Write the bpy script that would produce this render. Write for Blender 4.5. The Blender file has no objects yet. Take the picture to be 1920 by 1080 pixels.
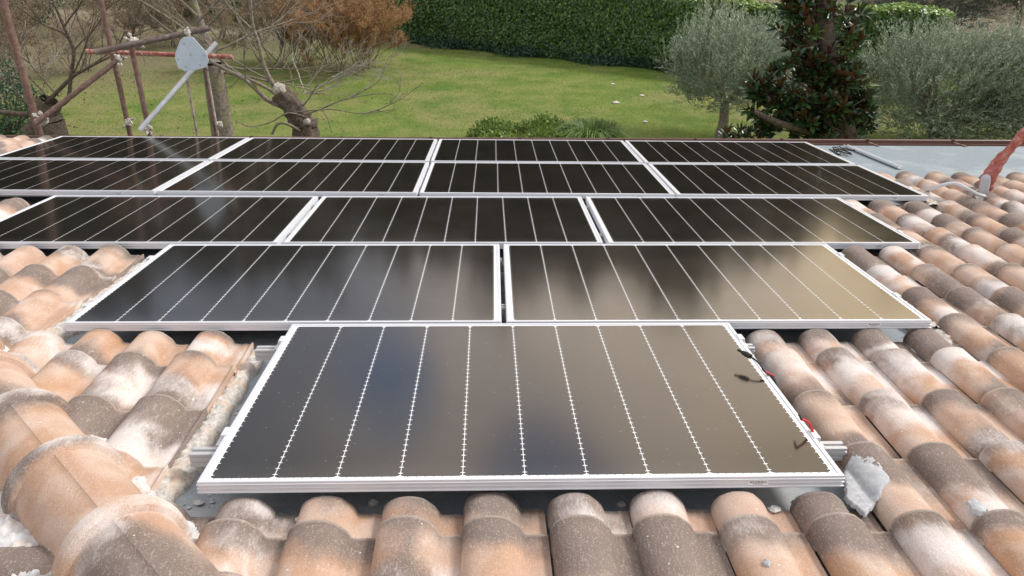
import bpy, math, random
import numpy as np
from mathutils import Vector, Matrix, Euler
random.seed(7); rng = np.random.default_rng(7)
R = math.radians
S = bpy.context.scene
C = S.collection

# ---------------------------------------------------------------- camera, sky, sun, exposure
SLOPE = R(6.0); Z0 = 3.6                      # roof pitch, height of the roof frame's origin above the lawn
RM = Matrix.Translation((0, 0, Z0)) @ Matrix.Rotation(-SLOPE, 4, 'X')   # roof frame (u right, v down the slope, w off the roof)
FPX = 1420.94
a_, y_, r_ = 0.3601, 0.0356, 0.0106
fw = Vector((math.sin(y_)*math.cos(a_), math.cos(y_)*math.cos(a_), -math.sin(a_)))
rt = Vector((math.cos(y_), -math.sin(y_), 0)); up = rt.cross(fw)
rt2 = rt*math.cos(r_)+up*math.sin(r_); up2 = up*math.cos(r_)-rt*math.sin(r_)
m3 = RM.to_3x3()
FW, RT, UP = m3@fw, m3@rt2, m3@up2
CP = RM@Vector((0.7278, -1.6301, 1.1329))
cam_d = bpy.data.cameras.new('camera'); cam = bpy.data.objects.new('camera', cam_d); C.objects.link(cam)
cam_d.sensor_width = 36; cam_d.lens = FPX/1920*36; cam_d.clip_start = .05; cam_d.clip_end = 2000
mm = Matrix((RT, UP, -FW)).transposed().to_4x4(); mm.translation = CP
cam.matrix_world = mm; S.camera = cam

SUN_EL, SUN_AZ = R(44), R(74)                # azimuth clockwise from +Y
wd = bpy.data.worlds.new('World'); S.world = wd; wd.use_nodes = True
nt = wd.node_tree; nt.nodes.clear()
def N(nt, typ, **kw):
    n = nt.nodes.new(typ)
    for k, v in kw.items():
        if k.startswith('i_'):
            n.inputs[k[2:].replace('_', ' ')].default_value = v
        else: setattr(n, k, v)
    return n
L = lambda nt, a, b: nt.links.new(a, b)
sky = N(nt, 'ShaderNodeTexSky', sky_type='NISHITA', sun_disc=False, sun_elevation=SUN_EL, sun_rotation=SUN_AZ)
sky.air_density = 1.2; sky.dust_density = 2.5; sky.ozone_density = 1.0
tc = N(nt, 'ShaderNodeTexCoord')
mp = N(nt, 'ShaderNodeMapping'); mp.inputs['Scale'].default_value = (1, 1, 2.2); mp.inputs['Location'].default_value = (3.1, .4, .2)
no = N(nt, 'ShaderNodeTexNoise'); no.inputs['Scale'].default_value = 2.4; no.inputs['Detail'].default_value = 6; no.inputs['Roughness'].default_value = .55
rp = N(nt, 'ShaderNodeValToRGB'); rp.color_ramp.elements[0].position = .41; rp.color_ramp.elements[1].position = .52
L(nt, tc.outputs['Generated'], mp.inputs['Vector']); L(nt, mp.outputs[0], no.inputs['Vector']); L(nt, no.outputs[0], rp.inputs[0])
no2 = N(nt, 'ShaderNodeTexNoise'); no2.inputs['Scale'].default_value = 1.5; no2.inputs['Detail'].default_value = 3
rp2 = N(nt, 'ShaderNodeValToRGB'); rp2.color_ramp.elements[0].position = .35; rp2.color_ramp.elements[1].position = .65
rp2.color_ramp.elements[0].color = (5.2, 5.1, 5.2, 1); rp2.color_ramp.elements[1].color = (12.8, 12.2, 11.9, 1)
L(nt, mp.outputs[0], no2.inputs['Vector']); L(nt, no2.outputs[0], rp2.inputs[0])
mx = N(nt, 'ShaderNodeMix', data_type='RGBA')
L(nt, rp.outputs[0], mx.inputs['Factor']); L(nt, sky.outputs[0], mx.inputs['A']); L(nt, rp2.outputs[0], mx.inputs['B'])
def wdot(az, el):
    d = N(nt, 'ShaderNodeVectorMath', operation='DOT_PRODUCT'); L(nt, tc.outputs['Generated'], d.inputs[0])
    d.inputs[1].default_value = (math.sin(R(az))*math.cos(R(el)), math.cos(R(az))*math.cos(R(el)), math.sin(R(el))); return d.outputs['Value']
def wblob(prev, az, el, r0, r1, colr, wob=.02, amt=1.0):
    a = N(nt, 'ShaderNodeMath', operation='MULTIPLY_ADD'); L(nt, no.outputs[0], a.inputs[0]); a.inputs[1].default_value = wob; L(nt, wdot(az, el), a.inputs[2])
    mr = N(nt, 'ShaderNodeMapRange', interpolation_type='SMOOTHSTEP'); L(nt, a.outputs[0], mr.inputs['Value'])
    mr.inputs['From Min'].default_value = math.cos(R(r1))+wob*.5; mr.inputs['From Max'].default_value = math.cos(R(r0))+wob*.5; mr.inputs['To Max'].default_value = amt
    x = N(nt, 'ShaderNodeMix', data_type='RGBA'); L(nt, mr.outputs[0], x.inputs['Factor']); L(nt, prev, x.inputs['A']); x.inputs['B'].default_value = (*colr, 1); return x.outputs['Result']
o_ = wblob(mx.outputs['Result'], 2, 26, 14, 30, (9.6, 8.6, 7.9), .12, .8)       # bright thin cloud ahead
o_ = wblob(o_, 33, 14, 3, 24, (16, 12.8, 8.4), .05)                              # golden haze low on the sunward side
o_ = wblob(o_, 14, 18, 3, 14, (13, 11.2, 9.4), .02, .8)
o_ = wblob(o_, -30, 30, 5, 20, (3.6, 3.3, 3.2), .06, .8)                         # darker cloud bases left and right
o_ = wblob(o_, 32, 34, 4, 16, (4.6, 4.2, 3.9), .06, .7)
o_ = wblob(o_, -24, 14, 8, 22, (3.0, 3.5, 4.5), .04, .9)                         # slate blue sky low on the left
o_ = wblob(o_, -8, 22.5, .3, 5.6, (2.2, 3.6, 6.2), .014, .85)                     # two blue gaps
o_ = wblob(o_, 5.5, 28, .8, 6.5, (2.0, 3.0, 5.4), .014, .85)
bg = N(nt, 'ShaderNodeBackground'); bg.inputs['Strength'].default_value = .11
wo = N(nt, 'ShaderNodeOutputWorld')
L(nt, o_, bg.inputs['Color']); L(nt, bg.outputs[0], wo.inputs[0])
sd = bpy.data.lights.new('sun', 'SUN'); sd.energy = 2.3; sd.angle = R(12); sd.color = (1, .975, .94)
so = bpy.data.objects.new('sun', sd); C.objects.link(so)
sdir = Vector((math.sin(SUN_AZ)*math.cos(SUN_EL), math.cos(SUN_AZ)*math.cos(SUN_EL), math.sin(SUN_EL)))
so.rotation_euler = (-sdir).to_track_quat('-Z', 'Y').to_euler(); so.location = sdir*60
S.view_settings.view_transform = 'Standard'; S.view_settings.look = 'None'; S.view_settings.gamma = 1
S.view_settings.exposure = 0.45
S.render.engine = 'CYCLES'

# ---------------------------------------------------------------- helpers
def ray(x, y): return (FW + RT*((x-960)/FPX) + UP*((540-y)/FPX))
def atY(x, y, Y):                             # world point seen at pixel x,y at world depth Y
    d = ray(x, y); return CP + d*((Y-CP.y)/d.y)
def atG(x, y, z=0):
    d = ray(x, y); return CP + d*((z-CP.z)/d.z)
RMI = RM.inverted()
def atW(x, y, w=0):                           # roof-frame point at height w over the panel plane
    c = RMI@CP; d = RMI.to_3x3()@ray(x, y); return c + d*((w-c.z)/d.z)

def tag(o, label=None, cat=None, group=None, kind=None):
    if label: o['label'] = label
    if cat: o['category'] = cat
    if group: o['group'] = group
    if kind: o['kind'] = kind
    return o
def empty(name, mat=None, loc=None, **kw):
    o = bpy.data.objects.new(name, None); C.objects.link(o); o.empty_display_size = .1
    if mat is not None: o.matrix_world = mat
    if loc is not None: o.location = loc
    return tag(o, **kw)
class MB:
    def __init__(s): s.v = []; s.f = []; s.m = []; s.col = []; s.uv = []
    def add(s, vs, fs, mi=0, col=None, uv=None):
        b = len(s.v); s.v += [tuple(x) for x in vs]; s.f += [tuple(i+b for i in f) for f in fs]; s.m += [mi]*len(fs)
        s.col += [col if col else (.5, .5, .5, 1)]*len(vs)
        s.uv += uv if uv else [(0, 0)]*len(vs)
        return s
    def box(s, a, b, mi=0, M=None):
        vs = [Vector((x, y, z)) for z in (a[2], b[2]) for y in (a[1], b[1]) for x in (a[0], b[0])]
        if M is not None: vs = [M@v for v in vs]
        return s.add(vs, [(0, 2, 3, 1), (4, 5, 7, 6), (0, 1, 5, 4), (2, 6, 7, 3), (0, 4, 6, 2), (1, 3, 7, 5)], mi)
    def tube(s, pts, rad, n=10, mi=0, caps=True, hollow=False):
        pts = [Vector(p) for p in pts]; rad = rad if isinstance(rad, (list, tuple)) else [rad]*len(pts)
        vs = []; prev = None
        for i, p in enumerate(pts):
            t = (pts[min(i+1, len(pts)-1)]-pts[max(i-1, 0)]).normalized()
            if prev is None:
                a = t.orthogonal().normalized()
            else:
                a = (prev-t*prev.dot(t)).normalized()
            prev = a; b = t.cross(a)
            vs += [p+(a*math.cos(2*math.pi*k/n)+b*math.sin(2*math.pi*k/n))*rad[i] for k in range(n)]
        fs = [(i*n+k, i*n+(k+1) % n, (i+1)*n+(k+1) % n, (i+1)*n+k) for i in range(len(pts)-1) for k in range(n)]
        if caps and not hollow:
            fs += [tuple(range(n))[::-1], tuple((len(pts)-1)*n+k for k in range(n))]
        s.add(vs, fs, mi)
        if hollow:
            for e, j in ((0, 1), (-1, -2)):
                p = pts[e]; t = (pts[j]-p).normalized(); base = [v for v in (vs[:n] if e == 0 else vs[-n:])]
                inner = [p+(v-p)*.8 for v in base]; deep = [v+t*rad[0]*3 for v in inner]
                s.add(base+inner+deep, [(k, (k+1) % n, n+(k+1) % n, n+k) for k in range(n)]+[(n+k, n+(k+1) % n, 2*n+(k+1) % n, 2*n+k) for k in range(n)]+[tuple(2*n+k for k in range(n))], mi)
        return s
    def build(s, name, mats, parent=None, smooth=False, mat=None, bevel=0):
        me = bpy.data.meshes.new(name); me.from_pydata(s.v, [], s.f)
        mats = mats if isinstance(mats, (list, tuple)) else [mats]
        for m in mats: me.materials.append(m)
        me.polygons.foreach_set('material_index', s.m)
        if smooth: me.polygons.foreach_set('use_smooth', [True]*len(s.f))
        ca = me.color_attributes.new('tint', 'FLOAT_COLOR', 'POINT'); ca.data.foreach_set('color', np.array(s.col, dtype=np.float32).ravel())
        li = np.empty(len(me.loops), dtype=np.int32); me.loops.foreach_get('vertex_index', li)
        uvl = me.uv_layers.new(name='uv'); uvl.data.foreach_set('uv', np.array(s.uv, dtype=np.float32)[li].ravel())
        me.update()
        o = bpy.data.objects.new(name, me); C.objects.link(o)
        if parent is not None: o.parent = parent
        if mat is not None: o.matrix_world = mat
        if bevel:
            b = o.modifiers.new('bevel', 'BEVEL'); b.width = bevel; b.segments = 2; b.limit_method = 'ANGLE'
        return o
def npmesh(name, V, F, mat, col=None, parent=None, smooth=False):
    """V (n,3), F (m,k) arrays"""
    V = np.asarray(V, dtype=np.float32); F = np.asarray(F, dtype=np.int32); k = F.shape[1]
    me = bpy.data.meshes.new(name)
    me.vertices.add(len(V)); me.vertices.foreach_set('co', V.ravel())
    me.loops.add(F.size); me.loops.foreach_set('vertex_index', F.ravel())
    me.polygons.add(len(F)); me.polygons.foreach_set('loop_start', np.arange(0, F.size, k, dtype=np.int32))
    try: me.polygons.foreach_set('loop_total', np.full(len(F), k, dtype=np.int32))
    except Exception: pass
    me.materials.append(mat)
    if smooth: me.polygons.foreach_set('use_smooth', [True]*len(F))
    me.update(calc_edges=True)
    if col is not None:
        ca = me.color_attributes.new('tint', 'FLOAT_COLOR', 'POINT'); ca.data.foreach_set('color', np.asarray(col, dtype=np.float32).ravel())
    me.validate()
    o = bpy.data.objects.new(name, me); C.objects.link(o)
    if parent is not None: o.parent = parent
    return o
def unit(a): return a/np.maximum(np.linalg.norm(a, axis=1, keepdims=True), 1e-9)
def leaf_arrays(P, D, ln, wd, fold=.0, tint=None):
    """rhombic leaves at P pointing along D"""
    n = len(P); D = unit(D); rnd = unit(rng.normal(size=(n, 3))); Sd = unit(np.cross(D, rnd)); Nn = np.cross(Sd, D)
    ln = (ln*rng.uniform(.7, 1.25, n))[:, None]; wd = (wd*rng.uniform(.75, 1.2, n))[:, None]
    V = np.empty((n, 4, 3)); V[:, 0] = P; V[:, 1] = P+D*ln*.45+Sd*wd*.5+Nn*fold*wd; V[:, 2] = P+D*ln; V[:, 3] = P+D*ln*.45-Sd*wd*.5+Nn*fold*wd
    F = np.arange(n*4).reshape(n, 4)
    t = rng.uniform(0, 1, (n, 3)) if tint is None else tint
    col = np.ones((n, 4, 4)); col[:, :, :3] = t[:, None, :]
    return V.reshape(-1, 3), F, col.reshape(-1, 4)
def seg_arrays(segs, sides=4):
    """segs: list of (p0,p1,r0,r1) -> tube pieces"""
    A = np.array([s[0] for s in segs]); B = np.array([s[1] for s in segs]); r0 = np.array([s[2] for s in segs]); r1 = np.array([s[3] for s in segs])
    D = unit(B-A); ref = np.where(np.abs(D[:, 2:3]) > .9, np.array([[1., 0, 0]]), np.array([[0, 0, 1.]])); a = unit(np.cross(D, ref)); b = np.cross(D, a)
    n = len(A); V = np.empty((n, 2*sides, 3))
    for k in range(sides):
        c, s = math.cos(2*math.pi*k/sides), math.sin(2*math.pi*k/sides)
        o = a*c+b*s; V[:, k] = A+o*r0[:, None]; V[:, sides+k] = B+o*r1[:, None]
    base = (np.arange(n)*2*sides)[:, None]
    F = np.concatenate([base+np.array([[k, (k+1) % sides, sides+(k+1) % sides, sides+k]]) for k in range(sides)])
    return V.reshape(-1, 3), F

# ---------------------------------------------------------------- materials
def mat(name, base=(.5, .5, .5), rough=.6, metal=0, **kw):
    m = bpy.data.materials.new(name); m.use_nodes = True; b = m.node_tree.nodes['Principled BSDF']
    b.inputs['Base Color'].default_value = (*base, 1); b.inputs['Roughness'].default_value = rough; b.inputs['Metallic'].default_value = metal
    for k, v in kw.items(): b.inputs[k.replace('_', ' ')].default_value = v
    return m
def P(m): return m.node_tree, m.node_tree.nodes['Principled BSDF']
def ramp(nt, fac, stops, interp='LINEAR'):
    r = nt.nodes.new('ShaderNodeValToRGB'); cr = r.color_ramp; cr.interpolation = interp
    while len(cr.elements) < len(stops): cr.elements.new(.5)
    for e, (p, c) in zip(cr.elements, stops):
        e.position = p; e.color = (*c, 1) if hasattr(c, '__len__') else (c, c, c, 1)
    L(nt, fac, r.inputs[0]); return r.outputs[0]
def noise(nt, vec, scale, detail=4, rough=.55, dist=0):
    n = nt.nodes.new('ShaderNodeTexNoise'); n.inputs['Scale'].default_value = scale; n.inputs['Detail'].default_value = detail
    n.inputs['Roughness'].default_value = rough; n.inputs['Distortion'].default_value = dist
    if vec is not None: L(nt, vec, n.inputs['Vector'])
    return n.outputs['Fac']
def mixc(nt, f, a, b, mode='MIX'):
    n = nt.nodes.new('ShaderNodeMix'); n.data_type = 'RGBA'; n.blend_type = mode
    for s, v in (('Factor', f), ('A', a), ('B', b)):
        i = n.inputs[s] if s == 'Factor' else [q for q in n.inputs if q.name == s and q.type == 'RGBA'][0]
        if hasattr(v, 'links'): L(nt, v, i)
        elif s == 'Factor': i.default_value = v
        else: i.default_value = (*v, 1)
    return [q for q in n.outputs if q.type == 'RGBA'][0]
def mth(nt, op, a, b=None, c=None):
    n = nt.nodes.new('ShaderNodeMath'); n.operation = op
    for i, v in enumerate((a, b, c)):
        if v is None: continue
        if hasattr(v, 'links'): L(nt, v, n.inputs[i])
        else: n.inputs[i].default_value = v
    return n.outputs[0]
def bump(nt, b, h, strength=.3, dist=.01):
    n = nt.nodes.new('ShaderNodeBump'); n.inputs['Strength'].default_value = strength; n.inputs['Distance'].default_value = dist
    L(nt, h, n.inputs['Height']); L(nt, n.outputs[0], b.inputs['Normal'])
def coord(nt, w='Object'):
    return nt.nodes.new('ShaderNodeTexCoord').outputs[w]
def attr(nt, name='tint'):
    n = nt.nodes.new('ShaderNodeAttribute'); n.attribute_name = name; return n
def vadd(nt, a, b, scale=None):
    n = nt.nodes.new('ShaderNodeVectorMath'); n.operation = 'MULTIPLY_ADD'
    L(nt, b, n.inputs[0]); n.inputs[1].default_value = (scale,)*3; L(nt, a, n.inputs[2]); return n.outputs[0]

def tile_material(name, uvscale=1.0):
    m = mat(name, rough=.88); nt, b = P(m)
    at = attr(nt); oc = coord(nt); v = vadd(nt, oc, at.outputs['Color'], 37.0)
    sp = nt.nodes.new('ShaderNodeSeparateColor'); L(nt, at.outputs['Color'], sp.inputs[0])
    r, g, bl = sp.outputs
    uv = nt.nodes.new('ShaderNodeUVMap'); uv.uv_map = 'uv'; su = nt.nodes.new('ShaderNodeSeparateXYZ'); L(nt, uv.outputs[0], su.inputs[0])
    lo = noise(nt, v, 5.0, 2, .5, .3); lo2 = noise(nt, vadd(nt, v, at.outputs['Color'], 11), 7.0, 2, .5, .4)
    fine = noise(nt, v, 90, 5, .7); grain = noise(nt, v, 420, 3, .7)
    fib = nt.nodes.new('ShaderNodeMapping'); fib.inputs['Scale'].default_value = (160, 42, 100); fib.inputs['Rotation'].default_value = (0, 0, .35); L(nt, v, fib.inputs[0]); strk = noise(nt, fib.outputs[0], 1.0, 4, .65, 1.2)
    # fired clay: pink-orange body
    body = mixc(nt, r, (.46, .30, .215), (.475, .27, .155))
    body = mixc(nt, ramp(nt, lo2, [(.38, 0), (.62, 1)]), body, (.57, .42, .33))
    # dark smoky flash of the kiln, airbrushed along the crown; its place differs on every tile
    crown = mth(nt, 'SUBTRACT', 1.0, mth(nt, 'MINIMUM', 1.0, mth(nt, 'MULTIPLY', mth(nt, 'ABSOLUTE', mth(nt, 'SUBTRACT', su.outputs['X'], .42)), 2.6)))
    along = mth(nt, 'MULTIPLY_ADD', mth(nt, 'SINE', mth(nt, 'MULTIPLY_ADD', su.outputs['Y'], 4.6, mth(nt, 'MULTIPLY_ADD', g, 4.2, .0))), .22, mth(nt, 'MULTIPLY_ADD', lo, .45, .27))
    e = mth(nt, 'ADD', along, mth(nt, 'MULTIPLY', mth(nt, 'SUBTRACT', fine, .5), .16))
    e = mth(nt, 'ADD', e, mth(nt, 'MULTIPLY', mth(nt, 'SUBTRACT', bl, .5), .30))
    e = mth(nt, 'MULTIPLY_ADD', crown, .12, mth(nt, 'SUBTRACT', e, .06))
    fd = ramp(nt, e, [(.34, 0), (.57, 1)], 'EASE')
    dark = mixc(nt, lo2, (.115, .091, .079), (.225, .178, .152))
    c = mixc(nt, mth(nt, 'MULTIPLY', fd, .93), body, dark)
    # pale engobe / lime bloom
    e2 = mth(nt, 'MULTIPLY_ADD', mth(nt, 'SINE', mth(nt, 'MULTIPLY_ADD', su.outputs['Y'], 3.6, mth(nt, 'MULTIPLY', bl, 6.28))), .17, mth(nt, 'MULTIPLY_ADD', lo2, .6, .2))
    e2 = mth(nt, 'ADD', e2, mth(nt, 'MULTIPLY', mth(nt, 'SUBTRACT', strk, .5), .20))
    e2 = mth(nt, 'ADD', e2, mth(nt, 'MULTIPLY', mth(nt, 'SUBTRACT', r, .5), .26))
    fp = ramp(nt, e2, [(.56, 0), (.80, 1)], 'EASE')
    c = mixc(nt, mth(nt, 'MULTIPLY', fp, .85), c, (.72, .66, .63))
    # scratches, dust specks and droppings of mortar
    c = mixc(nt, ramp(nt, strk, [(.56, 0), (.72, .34)]), c, (.72, .62, .54))
    c = mixc(nt, ramp(nt, grain, [(.34, .55), (.48, 0)]), c, (.16, .11, .09))
    sk = nt.nodes.new('ShaderNodeTexVoronoi'); sk.inputs['Scale'].default_value = 24; sk.inputs['Randomness'].default_value = 1; L(nt, vadd(nt, oc, nt.nodes.new('ShaderNodeTexNoise').outputs['Color'], .02), sk.inputs['Vector'])
    ss = mth(nt, 'LESS_THAN', mth(nt, 'ADD', sk.outputs['Distance'], mth(nt, 'MULTIPLY', fine, .10)), .108)
    c = mixc(nt, mth(nt, 'MULTIPLY', ss, .75), c, (.74, .70, .66))
    rim = ramp(nt, mth(nt, 'ADD', su.outputs['Y'], mth(nt, 'MULTIPLY', mth(nt, 'SUBTRACT', fine, .5), .02)), [(.010, .32), (.028, 0)])
    c = mixc(nt, rim, c, (.66, .58, .51))
    peb = noise(nt, v, 230, 2, .5)
    c = mixc(nt, ramp(nt, peb, [(.56, 0), (.70, .35)]), c, (.62, .54, .47))
    L(nt, c, b.inputs['Base Color'])
    h = mth(nt, 'ADD', mth(nt, 'MULTIPLY', fine, .5), mth(nt, 'MULTIPLY', strk, .7))
    bump(nt, b, mth(nt, 'ADD', h, mth(nt, 'MULTIPLY', grain, .25)), .55, .0035)
    return m
M = {}
M['tile'] = tile_material('clay_tile')
def simple_noise(name, c1, c2, scale, rough=.8, c3=None, s3=None, bs=.4, bd=.01, metal=0, det=6, lo=.35, hi=.65):
    m = mat(name, rough=rough, metal=metal); nt, b = P(m); oc = coord(nt)
    n1 = noise(nt, oc, scale, det, .6); c = ramp(nt, n1, [(lo, c1), (hi, c2)])
    if c3: c = mixc(nt, ramp(nt, noise(nt, oc, s3, 5, .65), [(.5, 0), (.64, 1)]), c, c3)
    L(nt, c, b.inputs['Base Color']); bump(nt, b, n1, bs, bd); return m
M['mortar'] = simple_noise('rough_mortar', (.42, .39, .35), (.72, .68, .62), 55, .95, (.60, .47, .37), 9, .9, .012)
M['smooth_mortar'] = simple_noise('smooth_mortar', (.37, .375, .385), (.45, .455, .465), 14, .85, (.52, .52, .52), 60, .5, .004)
M['lime'] = simple_noise('white_lime_mortar', (.50, .485, .465), (.72, .71, .695), 30, .9, (.6, .5, .42), 12, .8, .008)
M['membrane'] = simple_noise('slate_membrane', (.25, .29, .325), (.40, .44, .47), 210, .9, (.50, .51, .51), 3.5, .5, .002, det=3)
M['membrane2'] = simple_noise('pale_membrane', (.18, .22, .245), (.235, .28, .30), 60, .75, (.29, .33, .345), 2.0, .3, .002, det=3)
M['brown_metal'] = simple_noise('brown_gutter_metal', (.13, .065, .05), (.17, .09, .07), 8, .35, None, None, .1, .002)
M['frame'] = mat('anodised_aluminium', (.70, .71, .74), .42, .3)
M['rail'] = mat('mill_aluminium', (.58, .58, .58), .5, .45)
M['back'] = mat('white_backsheet', (.84, .85, .86), .35); M['back'].node_tree.nodes['Principled BSDF'].inputs['Coat Weight'].default_value = .5
m = mat('solar_cell', (.008, .008, .010), .17); nt, b = P(m); b.inputs['IOR'].default_value = 1.75; b.inputs['Specular IOR Level'].default_value = .62; b.inputs['Specular Tint'].default_value = (1, .93, .85, 1)
oc = coord(nt); dn = noise(nt, oc, 3.0, 5, .6); dn2 = noise(nt, oc, 160, 2, .5)
base = ramp(nt, dn, [(.3, (.010, .009, .008)), (.7, (.020, .016, .013))])
vo = nt.nodes.new('ShaderNodeTexVoronoi'); vo.inputs['Scale'].default_value = 30; L(nt, oc, vo.inputs['Vector'])
spk = mth(nt, 'MULTIPLY', mth(nt, 'LESS_THAN', vo.outputs['Distance'], mth(nt, 'MULTIPLY', dn2, .13)), .22)   # dust specks
sx = nt.nodes.new('ShaderNodeSeparateXYZ'); L(nt, oc, sx.inputs[0])
film = mth(nt, 'MULTIPLY', ramp(nt, sx.outputs['Y'], [(.0, 1), (.09, 0)]), mth(nt, 'MULTIPLY', noise(nt, oc, 26, 5, .7), .10))   # grime that gathered along the lower frame
L(nt, mixc(nt, mth(nt, 'ADD', spk, film), base, (.45, .42, .38)), b.inputs['Base Color'])
L(nt, ramp(nt, noise(nt, oc, 2.2, 4), [(.3, .10), (.7, .145)]), b.inputs['Roughness'])
M['cell'] = m
M['black'] = mat('black_plastic', (.012, .012, .013), .4)
M['red'] = mat('red_plastic', (.55, .03, .03), .4)
M['sticker'] = mat('white_sticker', (.85, .85, .84), .5)
M['ink'] = mat('black_ink', (.03, .03, .03), .6)
M['steel'] = mat('galvanised_steel', (.50, .50, .48), .5, .8)
M['pvc'] = mat('grey_plastic_pipe', (.46, .48, .52), .4)
M['white_pipe'] = mat('white_plastic_conduit', (.62, .63, .64), .35)
M['wrap'] = simple_noise('red_wrapping_tape', (.34, .09, .07), (.50, .17, .13), 30, .5, (.56, .32, .28), 14, .5, .006)
M['scaf_brown'] = simple_noise('rusty_brown_tube', (.12, .062, .045), (.19, .11, .085), 14, .65, (.22, .16, .13), 30, .2, .002)
M['scaf_dark'] = simple_noise('dark_rusted_tube', (.085, .06, .05), (.14, .10, .085), 14, .6, (.2, .16, .14), 22, .2, .002)
M['scaf_red'] = simple_noise('red_primer_tube', (.26, .065, .045), (.36, .11, .08), 10, .6, (.5, .38, .34), 40, .2, .002)
M['scaf_silver'] = simple_noise('zinc_tube', (.42, .44, .46), (.56, .57, .58), 12, .45, None, None, .1, .002, metal=.4)
M['scaf_pale'] = simple_noise('paint_flaked_tube', (.30, .25, .21), (.50, .44, .38), 20, .7, (.16, .08, .06), 12, .2, .002)
M['coupler'] = simple_noise('mortar_caked_coupler', (.34, .31, .25), (.70, .68, .62), 60, .9, (.22, .15, .10), 20, .9, .01)
M['plate'] = simple_noise('galvanised_plate', (.50, .58, .65), (.60, .68, .75), 7, .5, None, None, .15, .002, metal=.1)
M['plaster'] = simple_noise('house_plaster', (.58, .48, .36), (.66, .56, .44), 5, .9)
M['bark'] = simple_noise('grey_bark', (.13, .105, .08), (.28, .24, .20), 22, .95, (.22, .20, .11), 6, .9, .02)
M['bark_dark'] = simple_noise('dark_bark', (.06, .045, .035), (.16, .12, .095), 26, .95, None, None, .9, .02)
M['bark_cut'] = simple_noise('weathered_cut_wood', (.30, .26, .22), (.46, .42, .37), 30, .9, None, None, .6, .01)
M['twig'] = simple_noise('bare_twig', (.17, .13, .10), (.33, .27, .21), 9, .9)
M['twig_pale'] = simple_noise('pale_bare_twig', (.27, .24, .21), (.42, .38, .34), 9, .9)
M['litter'] = simple_noise('crumpled_litter', (.6, .5, .46), (.85, .82, .8), 30, .8)
def leafmat(name, stops, rough=.6, trans=.25, spec=.5, chan='Red', back=None):
    m = mat(name, rough=rough); nt, b = P(m); at = attr(nt); sp = nt.nodes.new('ShaderNodeSeparateColor'); L(nt, at.outputs['Color'], sp.inputs[0])
    c = ramp(nt, sp.outputs[chan], stops)
    if back:
        g = nt.nodes.new('ShaderNodeNewGeometry'); c = mixc(nt, g.outputs['Backfacing'], c, back)
    L(nt, c, b.inputs['Base Color']); b.inputs['Specular IOR Level'].default_value = spec
    out = nt.nodes['Material Output']; tr = nt.nodes.new('ShaderNodeBsdfTranslucent'); L(nt, c, tr.inputs[0]); ms = nt.nodes.new('ShaderNodeMixShader'); ms.inputs[0].default_value = trans
    L(nt, b.outputs[0], ms.inputs[1]); L(nt, tr.outputs[0], ms.inputs[2]); L(nt, ms.outputs[0], out.inputs[0]); return m
M['ivy'] = leafmat('ivy_leaf', [(0, (.03, .075, .02)), (.6, (.085, .17, .035)), (1, (.23, .33, .06))], .35, .2)
M['ivy_under'] = leafmat('hedge_foot_leaf', [(0, (.03, .07, .04)), (1, (.06, .13, .06))], .5, .2)
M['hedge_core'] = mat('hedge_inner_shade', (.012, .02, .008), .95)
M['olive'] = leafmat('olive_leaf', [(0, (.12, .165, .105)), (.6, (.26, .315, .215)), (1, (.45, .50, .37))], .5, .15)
M['olive_dark'] = leafmat('far_olive_leaf', [(0, (.06, .08, .055)), (1, (.15, .18, .13))], .6, .1)
M['magnolia'] = leafmat('magnolia_leaf', [(0, (.02, .05, .018)), (.75, (.055, .115, .035)), (.86, (.10, .18, .03)), (1, (.14, .20, .05))], .22, .08, .6, back=(.12, .05, .022))
M['box'] = leafmat('box_leaf', [(0, (.08, .15, .025)), (1, (.27, .36, .08))], .45, .25)
M['blade'] = leafmat('grass_blade', [(0, (.07, .15, .015)), (.5, (.20, .30, .035)), (.78, (.34, .37, .09)), (1, (.55, .48, .24))], .7, .3)
M['tuft'] = leafmat('tall_grass_blade', [(0, (.06, .12, .02)), (1, (.17, .26, .06))], .6, .3)
M['russet'] = leafmat('russet_dry_leaf', [(0, (.23, .115, .05)), (.5, (.42, .22, .095)), (1, (.52, .34, .17))], .8, .25)
M['straw'] = leafmat('dry_straw_leaf', [(0, (.16, .11, .06)), (.6, (.26, .19, .12)), (1, (.40, .32, .21))], .85, .25)
M['far'] = leafmat('distant_leaf', [(0, (.02, .03, .012)), (1, (.06, .075, .035))], .8, .1)

# ---------------------------------------------------------------- ground
m = mat('lawn', rough=.95); nt, b = P(m); oc = coord(nt)
big = noise(nt, oc, .16, 4, .6, .4); mid = noise(nt, oc, .9, 5, .65); fin = noise(nt, oc, 16, 6, .75); st = noise(nt, oc, 60, 3, .7)
g = ramp(nt, mid, [(.35, (.115, .21, .02)), (.65, (.245, .31, .045))])
sf = mth(nt, 'ADD', mth(nt, 'MULTIPLY', big, .65), mth(nt, 'MULTIPLY', mid, .35)); 
g = mixc(nt, ramp(nt, mth(nt, 'ADD', sf, mth(nt, 'MULTIPLY', mth(nt, 'SUBTRACT', fin, .5), .35)), [(.47, 0), (.62, .9)]), g, (.34, .30, .12))
g = mixc(nt, ramp(nt, fin, [(.35, .5), (.5, 0)]), g, (.045, .085, .012))
g = mixc(nt, ramp(nt, st, [(.6, 0), (.72, .5)]), g, (.42, .40, .20))
sx = nt.nodes.new('ShaderNodeSeparateXYZ'); L(nt, oc, sx.inputs[0])
dz = mth(nt, 'ADD', mth(nt, 'MULTIPLY_ADD', sx.outputs['Y'], .11, mth(nt, 'MULTIPLY', sx.outputs['X'], -.10)), mth(nt, 'MULTIPLY', mth(nt, 'ADD', mid, fin), .9))
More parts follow.
